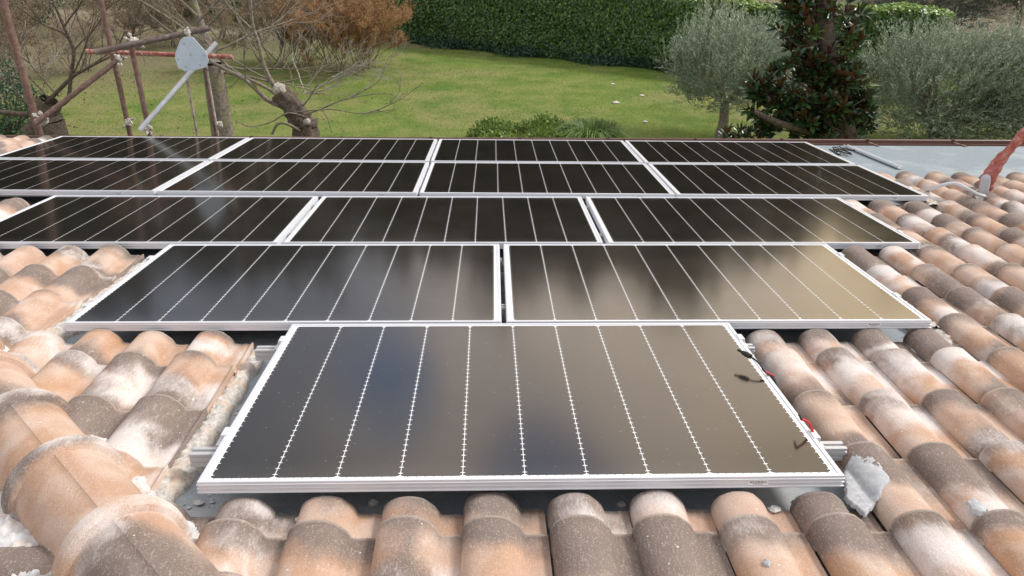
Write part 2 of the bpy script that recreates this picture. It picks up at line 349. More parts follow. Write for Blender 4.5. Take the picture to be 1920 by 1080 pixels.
g = mixc(nt, ramp(nt, mth(nt, 'MULTIPLY', dz, .2), [(.82, 0), (.96, .85)]), g, ramp(nt, fin, [(.35, (.10, .075, .045)), (.6, (.30, .235, .15))]))   # dry leaf litter under the shrubs
fl = mth(nt, 'MULTIPLY', mth(nt, 'GREATER_THAN', mth(nt, 'MULTIPLY_ADD', sx.outputs['X'], .23, sx.outputs['Y']), 29.8), 1)  # beyond the hedge: fallow field
dry = ramp(nt, noise(nt, oc, 1.2, 7, .75), [(.3, (.20, .155, .095)), (.55, (.34, .28, .18)), (.75, (.20, .21, .08))])
L(nt, mixc(nt, fl, g, dry), b.inputs['Base Color']); bump(nt, b, mth(nt, 'ADD', fin, st), 1.0, .05)
xs = np.concatenate([[-600, -200, -80], np.arange(-40, 41, 2.0), [80, 200, 600]]); ys = np.concatenate([[-300, -60], np.arange(-10, 61, 2.0), [100, 250, 800]])
X, Y = np.meshgrid(xs, ys); Zg = .06*np.sin(X*.35+1)*np.cos(Y*.3)*(Y > 8)
V = np.stack([X, Y, Zg], -1).reshape(-1, 3); nx = len(xs)
F = [(j*nx+i, j*nx+i+1, (j+1)*nx+i+1, (j+1)*nx+i) for j in range(len(ys)-1) for i in range(nx-1)]
tag(npmesh('ground', V, F, m, smooth=True), kind='structure')
def gz(x, y): return .06*math.sin(x*.35+1)*math.cos(y*.3)*(y > 8)

# ---------------------------------------------------------------- the house and its roof
house = empty('house', RM, label='low tiled roof with a hip ridge of big clay caps under the solar panels', cat='house')
W, D = 1.65, 1.0
PER, U0, EXP, V0 = .2115, .107, .315, -.105
PAN = -.107
def vmax(n):
    if n <= -16: return 5.45
    if n <= -11: return 3.10
    if n <= -6: return 2.09
    if n <= -2: return 1.035
    if n <= 7: return 0.0
    if n <= 11: return 1.03
    if n <= 13: return 2.08
    if n <= 16: return 3.10
    return 3.97
VMIN = -2.3; HIP = -.29
def tile_field(mb, cols, vmx, vmin, hip=True, mirror=None, vlow=None):
    for n in cols:
        uc = U0+PER*n; vm = vmx(n)
        k = math.ceil((vmin-V0)/EXP)
        jitter = random.uniform(-.003, .003)
        while True:
            vf = V0+EXP*k+random.uniform(-.006, .006); vn = V0+EXP*(k-1)-.035; k += 1
            if vn+.05 > vm: break
            ve = min(vf, vm+random.uniform(-.012, .012))
            if ve-(vn+.035) < .02: 
                if vf > vm: break
                continue
            if hip and uc+.15+ve < HIP: continue
            far = abs(uc-.8) > 4 or ve > 3.2
            NS = 9 if far else 16; NV = 3 if far else 6
            rot = random.uniform(-.012, .012); dw = random.uniform(-.0025, .0025); du = random.uniform(-.0025, .0025)+jitter
            cl = (random.random(), random.random(), random.random(), 1)
            vs = []; uvs = []
            hr = .060*random.uniform(.96, 1.04)
            prof = [(-.070, .002), (-.0695, .012)]
            for i in range(NS+1):
                t = math.pi*(1-i/NS); cx = math.cos(t); sz = math.sin(t)
                x = .0685*cx; z = .012+(hr-.012)*(sz**.9 if sz > 0 else 0)
                if cx > .55:                                 # right flank runs out softly into the pan
                    q = (cx-.55)/.45; x += .007*q*q; z = z*(1-q*.2)
                if i == 0: continue
                prof.append((x, z))
            prof[-1] = (.079, .0065); prof += [(.088, .0035), (.098, .003), (.112, .0025), (.120, .0045), (.128, .0025), (.1405, .002)]
            for j in range(NV+1):
                q = j/NV; v = vn+(ve-vn)*q
                til = .0125*(1-(vf-v)/EXP); tap = 1+.045*((v-vn)/(EXP+.035)-.5)*2*.8
                lip = 0.0015*max(0, 1-(vf-v)/.02)
                for (x, z) in prof:
                    xx = x*tap if x < .09 else x
                    u = uc+xx+du-rot*(v-vn); w = PAN+z*(1+.06*(q-.5))+til+dw+lip
                    vv = v+rot*x + .0008*random.uniform(-1, 1)*(j == NV)
                    if hip and u+vv < HIP-.02: vv = HIP-.02-u; w = min(w, -.085)
                    vs.append((u, vv, w)); uvs.append((x/PER+.35, (ve-v)/.35))
            np_ = len(prof)
            fs = [(j*np_+i, j*np_+i+1, (j+1)*np_+i+1, (j+1)*np_+i) for j in range(NV) for i in range(np_-1)]
            b = len(vs)                                       # thickness at the lower end and inner shell
            lastrow = vs[NV*np_:(NV+1)*np_]
            inner = [(x, y, max(w-.012, PAN-.006)) for (x, y, w) in lastrow]; innerb = [(x, y-.06, z) for (x, y, z) in inner]
            vs += inner+innerb; uvs += [uvs[NV*np_+i] for i in range(np_)]*2
            fs += [(NV*np_+i, NV*np_+i+1, b+i+1, b+i) for i in range(np_-1)]
            fs += [(b+i, b+i+1, b+np_+i+1, b+np_+i) for i in range(np_-1)]
            if n in (-2, -6, -11, -16) and mirror is None:       # exposed side edge of the last column
                sd0 = len(vs); rr0 = [vs[j*np_+np_-1] for j in range(NV+1)]
                vs += [(x+.003, y, z+.007) for x, y, z in rr0]+[(x+.009, y, z+.007) for x, y, z in rr0]+[(x+.010, y, z-.016) for x, y, z in rr0]; uvs += [(.9, .1)]*(3*len(rr0)); q_ = NV+1
                fs += [(j*np_+np_-1, sd0+j, sd0+j+1, (j+1)*np_+np_-1) for j in range(NV)]+[(sd0+k_*q_+j, sd0+(k_+1)*q_+j, sd0+(k_+1)*q_+j+1, sd0+k_*q_+j+1) for k_ in (0, 1) for j in range(NV)]
            if mirror is not None:
                vs = [mirror@Vector(p) for p in vs]; fs = [f[::-1] for f in fs]
            mb.add(vs, fs, 0, cl, uvs)
    return mb
# three fields of tile: left of the panels, in front, right of them
MT = M['tile']
tile_field(MB(), range(-34, -1), vmax, VMIN).build('tile_field', MT, house, smooth=True)
tile_field(MB(), range(-1, 8), vmax, VMIN).build('tile_field', MT, house, smooth=True)
tile_field(MB(), range(8, 48), vmax, VMIN).build('tile_field', MT, house, smooth=True)
# the neighbouring slope beyond the hip: mirror image across the hip's vertical plane
hd = Vector((-1, 1, 0)).normalized(); wup = RMI.to_3x3()@Vector((0, 0, 1)); hn = hd.cross(wup).normalized()
hp = Vector((HIP, 0, PAN)); 
def mirM(nv, pt):
    I = Matrix.Identity(3); o = Matrix([[nv[i]*nv[j] for j in range(3)] for i in range(3)]); A = (I-2*o)
    T = A.to_4x4(); T.translation = pt-A@pt; return T
MH = mirM(hn, hp)
tile_field(MB(), range(-26, 20), lambda n: 5.4, VMIN, True, MH).build('tile_field', MT, house, smooth=True)
# deck under the tiles (slate bitumen), with the bare strip along the eave
dk = MB()
def slab(mb, poly, w0, th, M=None, mi=0):
    n = len(poly); vs = [Vector((x, y, w0)) for x, y in poly]+[Vector((x, y, w0-th)) for x, y in poly]
    fs = [tuple(range(n)), tuple(range(2*n-1, n-1, -1))]+[(i, i+n, (i+1) % n+n, (i+1) % n) for i in range(n)]
    if M is not None: vs = [M@v for v in vs]; fs = [f[::-1] for f in fs]
    mb.add(vs, fs, mi)
EAVE = 5.62; RU = 10.2; RV = -2.45
slab(dk, [(-EAVE+HIP, EAVE), (RU, EAVE), (RU, RV), (HIP-RV, RV)][::-1], -.142, .16)
slab(dk, [(-EAVE+HIP, EAVE), (RU-.5, EAVE), (RU-.5, RV), (HIP-RV, RV)][::-1], -.147, .15, MH)
dk.build('roof_deck', M['membrane'], house)
pm = MB(); slab(pm, [(3.55, 3.9), (RU, 3.9), (RU, EAVE-.02), (3.55, EAVE-.02)], -.128, .010); pm.build('eave_membrane', M['membrane2'], house)
sm = MB(); slab(sm, [(3.75, 4.02), (RU, 4.02), (RU, 4.030), (3.75, 4.03)], -.1265, .001); sm.build('membrane_seam', M['membrane'], house)
# walls (in the roof frame, so tilt back to plumb)
wl = MB(); iv = RMI
for a, b in (((-4.9, -6, 0), (RU-.3, 5.2, Z0-.95)),):
    wl.box(a, b, 0, iv)
wl.build('wall', M['plaster'], house)
bk = MB(); BMx = mirM((Vector((0, 1, 0))-wup*Vector((0, 1, 0)).dot(wup)).normalized(), Vector((0, RV, -.142)))
slab(bk, [(-3.0, 3.5), (RU, 3.5), (RU, RV), (HIP-RV, RV)][::-1], -.150, .14, BMx); bk.build('rear_roof_slope', M['tile'], house)

# gutter along the eave
gt = MB(); prof = [(.02, .0), (.02, -.05), (.045, -.085), (.085, -.10), (.125, -.085), (.15, -.05), (.15, .012), (.158, .02), (.166, .012), (.160, .0), (.154, -.055), (.128, -.092), (.085, -.107), (.04, -.09), (.012, -.05), (.012, 0)]
us = [-5.8, RU]; vs = [(u, EAVE+x, -.115+z) for u in us for x, z in prof]; k = len(prof)
gt.add(vs, [(i, (i+1) % k, k+(i+1) % k, k+i) for i in range(k)]+[tuple(range(k)), tuple(range(2*k-1, k-1, -1))])
gut = gt.build('gutter', M['brown_metal'], house)
for u in np.arange(-5.3, RU, .86):
    br = MB(); br.box((u+.32, EAVE-.07, -.122), (u+.345, EAVE+.165, -.117)); br.box((u+.32, EAVE+.150, -.125), (u+.345, EAVE+.170, -.090)); br.build('gutter_bracket', M['brown_metal'], gut)

# ridge caps along the hip
def cap(s_far, length=.42, seed=0):
    rnd = random.Random(seed); mb = MB(); cl = (rnd.random(), rnd.random(), rnd.random(), 1)
    cr = Vector((1, 1, 0)).normalized(); a0_, a1_ = 1.42, 1.74
    TH = [(math.pi*(-.03)+(a0_+math.pi*.03)*i/13, 0) for i in range(14)]+[(a0_+.035, 1)]+[(a0_+(a1_-a0_)*k/4, 1) for k in (1, 2, 3)]+[(a1_-.035, 1)]+[(a1_+(math.pi*1.03-a1_)*i/13, 0) for i in range(14)]
    NS = len(TH)-1
    st = [(0, .143), (.004, .148), (.020, .150), (.034, .149), (.043, .142), (.048, .128), (.06, .127), (.12, .1255), (.2, .124), (.3, .121), (length, .117)]
    rows = []
    for (q, rr) in st+[(length, .105), (0, .122)]:
        row = []
        for t, bandon in TH:
            c, s_ = math.cos(t), math.sin(t)
            r2 = rr
            if q > .044 and rr > .11 and bandon: r2 += .0028      # raised flat band running along the crown
            base = hd*(s_far-q)+Vector((HIP/2, HIP/2, -.100+.012*(1-q/length)))
            row.append(base+cr*(-c*r2)*1.0+Vector((0, 0, 1))*s_*r2*1.05)
        rows.append(row)
    k = NS+1; vs = [p for r in rows for p in r]; uvs = [(.42+(i/NS-.26)*.75, j*.1) for j in range(len(rows)) for i in range(k)]
    fs = [(j*k+i, j*k+i+1, (j+1)*k+i+1, (j+1)*k+i) for j in range(len(rows)-1) for i in range(NS)]
    fs += [((len(rows)-1)*k+i, (len(rows)-1)*k+i+1, i+1, i) for i in range(NS)]
    fs = [f[::-1] for f in fs]
    mb.add(vs, fs, 0, cl, uvs)
    o = mb.build('ridge_cap', M['tile'], house, smooth=True)
    md = o.modifiers.new('edge', 'EDGE_SPLIT'); md.split_angle = R(30)
    return o
for i in range(-5, 20):
    cap(-.023+.372*i, seed=(40+i))

# ---------------------------------------------------------------- mortar
def ribbon(mb, pts, widths, height, res=.007, seed=0, base=-.135, rough=.010, mi=0):
    """lumpy strip of mortar following pts in the roof frame"""
    from mathutils import noise as mn
    pts = [Vector(p) for p in pts]; seg = []; 
    for a, b, wa, wb in zip(pts[:-1], pts[1:], widths[:-1], widths[1:]):
        n = max(2, int((b-a).length/res))
        for i in range(n): seg.append((a.lerp(b, i/n), wa+(wb-wa)*i/n, (b-a).normalized()))
    seg.append((pts[-1], widths[-1], (pts[-1]-pts[-2]).normalized()))
    K = 21; vs = []
    for p, w, t in seg:
        s = Vector((-t.y, t.x, 0)).normalized()
        w2 = w*(1+.35*mn.noise(Vector((p.x*13+seed, p.y*13, 0))))
        sh = .25*w*mn.noise(Vector((p.x*9+seed*3, p.y*9, 5)))
        for k in range(K):
            q = k/(K-1)*2-1
            pp = p+s*(q*w2/2+sh)
            h = height*(1-abs(q)**2.5)+rough*(mn.noise(Vector((pp.x*45, pp.y*45, seed)))+.6*mn.noise(Vector((pp.x*110, pp.y*110, seed)))+.35*mn.noise(Vector((pp.x*260, pp.y*260, seed))))
            vs.append((pp.x, pp.y, p.z+(h if 0 < k < K-1 else -.03)))
    n = len(seg); fs = [(j*K+i, j*K+i+1, (j+1)*K+i+1, (j+1)*K+i) for j in range(n-1) for i in range(K-1)]
    fs = [f[::-1] for f in fs]
    mb.add(vs, fs, mi)
B = -.14
mo = MB()
ribbon(mo, [(-.160, .02, B), (-.158, .35, B), (-.152, .7, B), (-.145, 1.0, B)], [.12, .10, .085, .07], .036, seed=1); mo.build('rough_mortar', M['mortar'], house, smooth=True)
mo = MB(); ribbon(mo, [(-.99, 1.08, B), (-.985, 1.35, B), (-.985, 1.7, B), (-.985, 2.08, B)], [.16, .11, .09, .08], .042, seed=2); mo.build('rough_mortar', M['mortar'], house, smooth=True)
mo = MB(); ribbon(mo, [(2.545, 1.12, B), (2.54, 1.5, B), (2.545, 2.0, B)], [.10, .08, .06], .065, seed=3)
mo.build('rough_mortar', M['mortar'], house, smooth=True); mo = MB(); ribbon(mo, [(3.03, 2.08, B), (3.06, 2.16, B), (2.98, 2.26, B)], [.13, .16, .08], .07, seed=4); mo.build('rough_mortar', M['mortar'], house, smooth=True); mo = MB(); ribbon(mo, [(2.50, 1.02, B), (2.56, 1.09, B), (2.50, 1.18, B)], [.10, .13, .08], .055, seed=14); mo.build('rough_mortar', M['mortar'], house, smooth=True); mo = MB()
ribbon(mo, [(3.60, 3.06, B), (3.66, 3.16, B), (3.62, 3.3, B)], [.12, .18, .1], .085, seed=5)
mo.build('rough_mortar', M['mortar'], house, smooth=True)
mo = MB(); ribbon(mo, [(.83, -.92, -.115), (.03, -.12, -.115), (-.37, .28, -.115), (-.87, .78, -.115), (-1.77, 1.68, -.115)], [.055, .062, .085, .06, .05], .030, seed=6, rough=.009); mo.build('lime_mortar', M['lime'], house, smooth=True)
mo = MB(); ribbon(mo, [(.5, -1.0, -.11), (-.3, -.2, -.11), (-.55, .05, -.112), (-1.4, .9, -.13)], [.10, .13, .16, .12], .036, seed=7); mo.build('lime_mortar', M['lime'], house, smooth=True)
# smooth grey patch trowelled over the roll beside the front panel
from mathutils import noise as mn
pa = MB(); poly = [atW(*p, -.045) for p in ((1612, 836), (1585, 868), (1590, 915), (1625, 943), (1668, 905), (1648, 872))]
gx = 22; vs = []; fs = []; idx = {}
def inpoly(x, y):
    c = False; n = len(poly)
    for i in range(n):
        a, b = poly[i], poly[i-1]
        if (a.y > y) != (b.y > y) and x < (b.x-a.x)*(y-a.y)/(b.y-a.y)+a.x: c = not c
    return c
x0, x1 = min(p.x for p in poly), max(p.x for p in poly); y0, y1 = min(p.y for p in poly), max(p.y for p in poly); st_ = .004
nxx, nyy = int((x1-x0)/st_)+4, int((y1-y0)/st_)+4
def rollh(u):
    q = (u-(U0+PER*8))/.075
    return PAN+.014+(.052*math.sqrt(max(0, 1-q*q)) if abs(q) < 1 else 0)
for j in range(nyy):
    for i in range(nxx):
        x, y = x0+(i-1)*st_, y0+(j-1)*st_; wob = .006
        ins = inpoly(x+wob*mn.noise(Vector((x*60, y*60, 1))), y+wob*mn.noise(Vector((x*60, y*60, 9))))
        h = max(rollh(x)+.006, -.078+.02*(x-x0)/(x1-x0))+.0025*mn.noise(Vector((x*40, y*40, 2)))+.0012*mn.noise(Vector((x*200, y*200, 2)))
        vs.append((x, y, h if ins else h-.010)); idx[i, j] = ins
for j in range(nyy-1):
    for i in range(nxx-1):
        if any(idx[i+a, j+b] for a in (0, 1) for b in (0, 1)): fs.append((j*nxx+i, j*nxx+i+1, (j+1)*nxx+i+1, (j+1)*nxx+i))
pa.add(vs, fs); pa.build('mortar_patch', M['smooth_mortar'], house, smooth=True)

# splashes of mortar stuck to the tiles
def splash(px, py, w, ra, rb_, seed):
    p = atW(px, py, w); mb = MB(); n = 18; rr = random.Random(seed); rad = [1+rr.uniform(-.22, .22) for _ in range(n)]
    vs = [(0, 0, .003)]
    for f, z in ((.5, .003), (.9, .001), (1.05, -.010)):
        vs += [(ra*f*rad[k]*math.cos(2*math.pi*k/n), rb_*f*rad[k]*math.sin(2*math.pi*k/n), z+rr.uniform(-.0012, .0012)-.5*(ra*f*rad[k]*math.cos(2*math.pi*k/n))**2/.07) for k in range(n)]
    fs = [(0, 1+k, 1+(k+1) % n) for k in range(n)]+[(1+j*n+k, 1+(j+1)*n+k, 1+(j+1)*n+(k+1) % n, 1+j*n+(k+1) % n) for j in (0, 1) for k in range(n)]
    mb.add(vs, fs); o = mb.build('mortar_splash', M['smooth_mortar'], house); o.matrix_local = Matrix.Translation(p)
splash(1833, 947, -.038, .020, .030, 3); splash(1590, 1000, -.040, .007, .010, 4); splash(1438, 1055, -.040, .008, .012, 5); splash(1745, 962, -.038, .010, .006, 6); splash(1905, 430, -.038, .02, .02, 7)
# crumbs of mortar lying on the deck
def chunk(mb, p, r, seed):
    rr = random.Random(seed); n = 7; vs = []; 
    for lat in (-.6, .25, .9):
        for k in range(n):
            a = 2*math.pi*k/n+rr.random()*.4; q = math.sqrt(max(0, 1-lat*lat))*rr.uniform(.75, 1.15)
            vs.append((p[0]+r*q*math.cos(a)*1.3, p[1]+r*q*math.sin(a), p[2]+r*(lat+.6)*.55*rr.uniform(.8, 1.1)))
    fs = [(j*n+k, j*n+(k+1) % n, (j+1)*n+(k+1) % n, (j+1)*n+k) for j in (0, 1) for k in range(n)]+[tuple(2*n+k for k in range(n))]
    mb.add(vs, fs)
i = 0
CRL = ['on the left tiles beside the hip cap', 'below the front panel left corner', 'on bare membrane left of the front panel corner', 'topmost of three by the front panel left corner', 'larger, on the left tile pan near the membrane', 'smaller, beside the larger one on the left tile pan', 'in the tile pan below the barcode of the front panel', 'under the front panel edge, left of centre', 'on the tile right of the black plug', 'in the tile pan below the front panel left part', 'under the front panel edge, right of centre', 'at the edge of the left tiles near the lower rail', 'in the lime beside the nearest hip cap', 'under the right end of the front panel']
for (px, py, r, w) in ((155, 640, .010, -.1), (372, 945, .013, B), (343, 915, .012, B), (345, 890, .009, B), (355, 752, .016, -.105), (366, 748, .009, -.105), (1450, 958, .016, -.1), (700, 945, .014, B), (1193, 710, .008, -.09), (560, 975, .010, -.098), (1165, 948, .014, B), (310, 808, .008, -.1), (243, 915, .012, -.1), (1505, 942, .02, B)):
    p = atW(px, py, w); c = MB(); chunk(c, (0, 0, 0), r, i); o = c.build('mortar_crumb', M['lime']); o.matrix_world = RM@Matrix.Translation(p)
    tag(o, 'pale mortar crumb '+CRL[i], 'mortar crumb', 'mortar crumbs on the roof'); i += 1
mb = MB()
for i in range(420):
    a = random.choice([0, 0, 1, 2, 3])
    if a == 0: p = (random.uniform(-.15, -.01), random.uniform(-.0, 1.0), B)
    elif a == 1: p = (random.uniform(-.1, 1.75), random.uniform(-.02, .06), B)
    elif a == 2: p = (random.uniform(-.9, 1.0), random.uniform(1.04, 1.12), B)
    else: p = (random.uniform(1.66, 1.74), random.uniform(0, 1), B)
    chunk(mb, p, random.choice([.002, .003, .003, .004, .006]), i+99)
tag(mb.build('grit', M['lime'], mat=RM), 'fine pale mortar grit scattered on the grey membrane around the front panel', 'grit', kind='stuff')

# ---------------------------------------------------------------- solar panels
def ring_mesh(mb, prof, w, d, mi=0):
    vs = []
    for o, z in prof: vs += [(-o, -o, z), (w+o, -o, z), (w+o, d+o, z), (-o, d+o, z)]
    fs = [(j*4+k, j*4+(k+1) % 4, (j+1)*4+(k+1) % 4, (j+1)*4+k) for j in range(len(prof)-1) for k in range(4)]
    mb.add(vs, [f[::-1] for f in fs], mi)
fr = MB(); pr = [(-.012, -.004), (-.012, 0), (-.0008, 0), (0, -.0008), (0, -.0066)]
for z in (-.0075, -.0185, -.0300):
    pr += [(.0022, z), (.0022, z-.0010), (-.0008, z-.0018), (-.0004, z-.0097 if z > -.03 else -.034)]
pr += [(-.001, -.035), (-.028, -.035), (-.028, -.033), (-.002, -.033), (-.002, -.007), (-.012, -.005)]
ring_mesh(fr, pr, W, D)
gl = MB()
def q(a, b, z, mi): gl.add([(a[0], a[1], z), (b[0], a[1], z), (b[0], b[1], z), (a[0], b[1], z)], [(0, 1, 2, 3)], mi)
def tri(p, z, mi): gl.add([(x, y, z) for x, y in p], [tuple(range(len(p)))], mi)
q((.011, .011), (W-.011, D-.011), -.0030, 0)
bd, bv, ga = .026, .020, .0023; pitch = (W-2*bd)/10; z1, z2 = -.0025, -.0021
for i in range(10):
    a = bd+i*pitch+ga/2*(i > 0); b_ = bd+(i+1)*pitch-ga/2*(i < 9); ch = .009
    tri([(a+ch, bv), (b_-ch, bv), (b_, bv+ch*.6), (b_, D-bv-ch*.6), (b_-ch, D-bv), (a+ch, D-bv), (a, D-bv-ch*.6), (a, bv+ch*.6)], z1, 1)
tn = 36; tp = (D-2*bv)/tn
for i in range(11):
    x = bd+i*pitch
    for j in range(tn):
        y = bv+(j+.5)*tp; hw, hh = .0075, .0024
        pl = [(x-hw, y), (x-.0012, y-hh), (x+.0012, y-hh), (x+hw, y), (x+.0012, y+hh), (x-.0012, y+hh)]
        if i == 0: pl = [(x-.002, y-hh), (x+.0012, y-hh), (x+hw, y), (x+.0012, y+hh), (x-.002, y+hh)]
        if i == 10: pl = [(x+.002, y-hh), (x+.002, y+hh), (x-.0012, y+hh), (x-hw, y), (x-.0012, y-hh)]
        tri(pl, z2, 0)
for j in range(72):
    x = bd+(j+.5)*(W-2*bd)/72; q((x-.0006, bv-.0045), (x+.0006, bv), z2, 1)
st = MB(); x = 1.400; st.add([(x, -.0016, -.0245), (x+.052, -.0016, -.0245), (x+.052, -.0016, -.0105), (x, -.0016, -.0105)], [(0, 1, 2, 3)])
st.add([(x, -.0016, -.0245), (x+.052, -.0016, -.0245), (x+.052, 0, -.0245), (x, 0, -.0245), (x, -.0016, -.0105), (x+.052, -.0016, -.0105), (x+.052, 0, -.0105), (x, 0, -.0105)], [(0, 3, 2, 1), (4, 5, 6, 7), (0, 4, 7, 3), (1, 2, 6, 5)])
bc = MB(); r5 = random.Random(5); xx = x+.004
while xx < x+.046:
    bw = r5.choice([.0005, .0008, .0012]); bc.add([(xx, -.0019, -.0195), (xx+bw, -.0019, -.0195), (xx+bw, -.0019, -.0125), (xx, -.0019, -.0125)], [(0, 1, 2, 3)]); xx += bw+r5.choice([.0005, .0008, .0014])
xx = x+.012
for k in range(14):
    bc.add([(xx, -.0019, -.0228), (xx+.0012, -.0019, -.0228), (xx+.0012, -.0019, -.0208), (xx, -.0019, -.0208)], [(0, 1, 2, 3)]); xx += .0019
jb = MB(); jb.box((W/2-.05, D-.16, -.028), (W/2+.05, D-.06, -.006)); jb.box((.012, .012, -.0075), (W-.012, D-.012, -.0055))
ROWS = [  # name of row, u0, v0, count, gap, a, b, c
 (0.0, 0.0, 1, .02, 0, 0, 0), (-.8679, 1.0399, 2, .0231, -.0102, .0032, -.0084), (-1.9964, 2.125, 3, .0299, -.0302, .0002, -.0022),
 (-3.0401, 3.1549, 4, .0184, -.016, -.0017, -.0097), (-3.0401, 4.2019, 4, .0184, -.016, -.0017, -.0097)]
LBL = {(0, 0): 'nearest solar panel, alone in the front row, with loose black connectors at its right edge',
 (1, 0): 'left solar panel of the second row from the front, partly behind the front panel',
 (1, 1): 'right solar panel of the second row from the front, with a golden reflection',
 (2, 0): 'left solar panel of the middle row of three, cut by the left picture edge',
 (2, 1): 'middle solar panel of the middle row of three',
 (2, 2): 'right solar panel of the middle row of three, golden at its lower right',
 (3, 0): 'leftmost solar panel of the fourth row, cut by the left picture edge',
 (3, 1): 'second solar panel from the left in the fourth row',
 (3, 2): 'third solar panel from the left in the fourth row',
 (3, 3): 'rightmost solar panel of the fourth row, beside the white conduit',
 (4, 0): 'leftmost solar panel of the farthest row, below the tube scaffold',
 (4, 1): 'second solar panel from the left in the farthest row',
 (4, 2): 'third solar panel from the left in the farthest row, below the low round bush',
 (4, 3): 'rightmost solar panel of the farthest row, beside the bare eave strip'}
protos = None; CENT = {}
for ri, (u0, v0, cnt, pg, A, Bq, Cq) in enumerate(ROWS):
    for ci in range(cnt):
        u = u0+ci*(W+pg)
        Mx = RM@Matrix.Translation((u, v0+Cq*(u-.8), A+Bq*(u-.8)))@Euler((0, -Bq, Cq)).to_matrix().to_4x4()
        e = empty('solar_panel', Mx@Matrix.Translation((0, 0, -.035)), label=LBL[ri, ci], cat='solar panel', group='solar panels mounted in rows on the roof')
        if protos is None:
            T = Matrix.Translation((0, 0, .035)); protos = []
            for nm, mb_, mt in (('frame', fr, M['frame']), ('cell_sheet', gl, [M['back'], M['cell']]), ('barcode_label', st, M['sticker']), ('backing', jb, M['black'])):
                o = mb_.build(nm, mt, e); o.matrix_local = T; protos.append((o, None))
            bo = bc.build('barcode', M['ink'], protos[2][0]); protos.append((bo, 2))
        else:
            made = []
            for o, pi in protos:
                c = o.copy(); C.objects.link(c); c.parent = e if pi is None else made[pi]; made.append(c)
                if pi is None: c.matrix_local = Matrix.Translation((0, 0, .035))
# ---------------------------------------------------------------- rails and clamps
def rail_mb(length):
    mb = MB(); pr = [(-.02, 0), (-.02, .010), (-.016, .012), (-.016, .016), (-.02, .018), (-.02, .028), (-.016, .030), (-.016, .033), (-.02, .035), (-.02, .040), (-.006, .040), (-.006, .030), (.006, .030), (.006, .040), (.02, .040), (.02, .035), (.016, .033), (.016, .030), (.02, .028), (.02, .018), (.016, .016), (.016, .012), (.02, .010), (.02, 0)]
    k = len(pr); mb.add([(x, a, b) for x in (0, length) for a, b in pr], [(i, (i+1) % k, k+(i+1) % k, k+i) for i in range(k)])
    t = .003
    for x in (0, length):   # open ends: web outline around a dark hollow
        mb.add([(x, a, b) for a, b in pr]+[(x, a*.78, .003+b*.82) for a, b in pr], [(i, (i+1) % k, k+(i+1) % k, k+i) for i in range(k)])
        mb.add([(x+(.03 if x == 0 else -.03), a*.78, .003+b*.82) for a, b in pr], [tuple(range(k))])
    return mb
RROWS = [(0, 0.20, -.09, 1.745), (0, .865, -.10, 1.705), (1, .2, -.80, 2.42), (1, .80, -.80, 2.42), (2, .2, -1.95, 2.98), (2, .8, -1.95, 2.98), (3, .2, -2.98, 3.59), (3, .8, -2.98, 3.59), (4, .2, -2.98, 3.59), (4, .8, -2.98, 3.59)]
rn = ['front', 'second', 'middle', 'fourth', 'farthest']
for ri, dv, ua, ub in RROWS:
    mb = rail_mb(ub-ua); o = mb.build('mounting_rail', M['rail']); A = ROWS[ri][4]
    o.matrix_world = RM@Matrix.Translation((ua, ROWS[ri][1]+dv, -.0755+A))
    tag(o, f"silver mounting rail under the {'near' if dv < .5 else 'far'} half of the {rn[ri]} panel row" + (', ends sticking out' if ri == 0 else ''), 'rail', 'mounting rails under the panels')
cl = MB(); cl.box((-.012, -.022, -.034), (-.0015, .022, -.002)); cl.box((-.012, -.022, -.002), (.008, .022, .0025)); cl.tube([(-.016, 0, -.030), (-.016, 0, -.012)], .005, 6); cl.box((-.030, -.02, -.034), (-.012, .02, -.030))
clp = None
for (u, v, fl) in ((0, .24, 1), (0, .865, 1), (W, .20, -1), (W, .865, -1), (-.868, 1.24, 1), (-.868, 1.84, 1), (2.455, 1.30, -1), (2.46, 1.85, -1), (3.01, 2.33, -1), (3.01, 2.93, -1), (3.615, 3.36, -1), (3.61, 4.6, -1)):
    if clp is None: o = cl.build('end_clamp', M['frame'], bevel=.001); clp = o
    else: o = clp.copy(); C.objects.link(o)
    row = 0 if v < 1.02 else 1 if v < 2.1 else 2 if v < 3.1 else 3
    wz = ROWS[row][4]+ROWS[row][5]*(u-.8)
    o.matrix_world = RM@Matrix.Translation((u+(0 if fl > 0 else 0), v, wz))@Matrix.Rotation(0 if fl > 0 else math.pi, 4, 'Z')
    tag(o, f"aluminium clamp on the {'left' if fl > 0 else 'right'} edge of the {rn[row]} row's frame, {'near' if (v-ROWS[row][1]) < .5 else 'far'} rail", 'clamp', 'end clamps on the panel edges')
mc = MB(); mc.box((-.009, -.02, -.020), (.009, .02, -.016)); mc.box((-.009, -.02, -.034), (-.006, .02, -.016)); mc.box((.006, -.02, -.034), (.009, .02, -.016)); mc.tube([(0, 0, -.016), (0, 0, -.010)], .007, 6)
mcp = None
for ri in (1, 2, 3, 4):
    u0, v0, cnt, pg, A, Bq, Cq = ROWS[ri]
    for ci in range(cnt-1):
        u = u0+(ci+1)*W+ci*pg+pg/2
        for dv in (.2, .8):
            if mcp is None: o = mc.build('mid_clamp', M['steel']); mcp = o
            else: o = mcp.copy(); C.objects.link(o)
            o.matrix_world = RM@Matrix.Translation((u, v0+dv+Cq*(u-.8), A+Bq*(u-.8)))
            tag(o, f"steel clamp in the {['first','second','third'][ci]} gap from left, {rn[ri]} row, over its {'near' if dv < .5 else 'far'} rail", 'clamp', 'clamps in the gaps between panels')

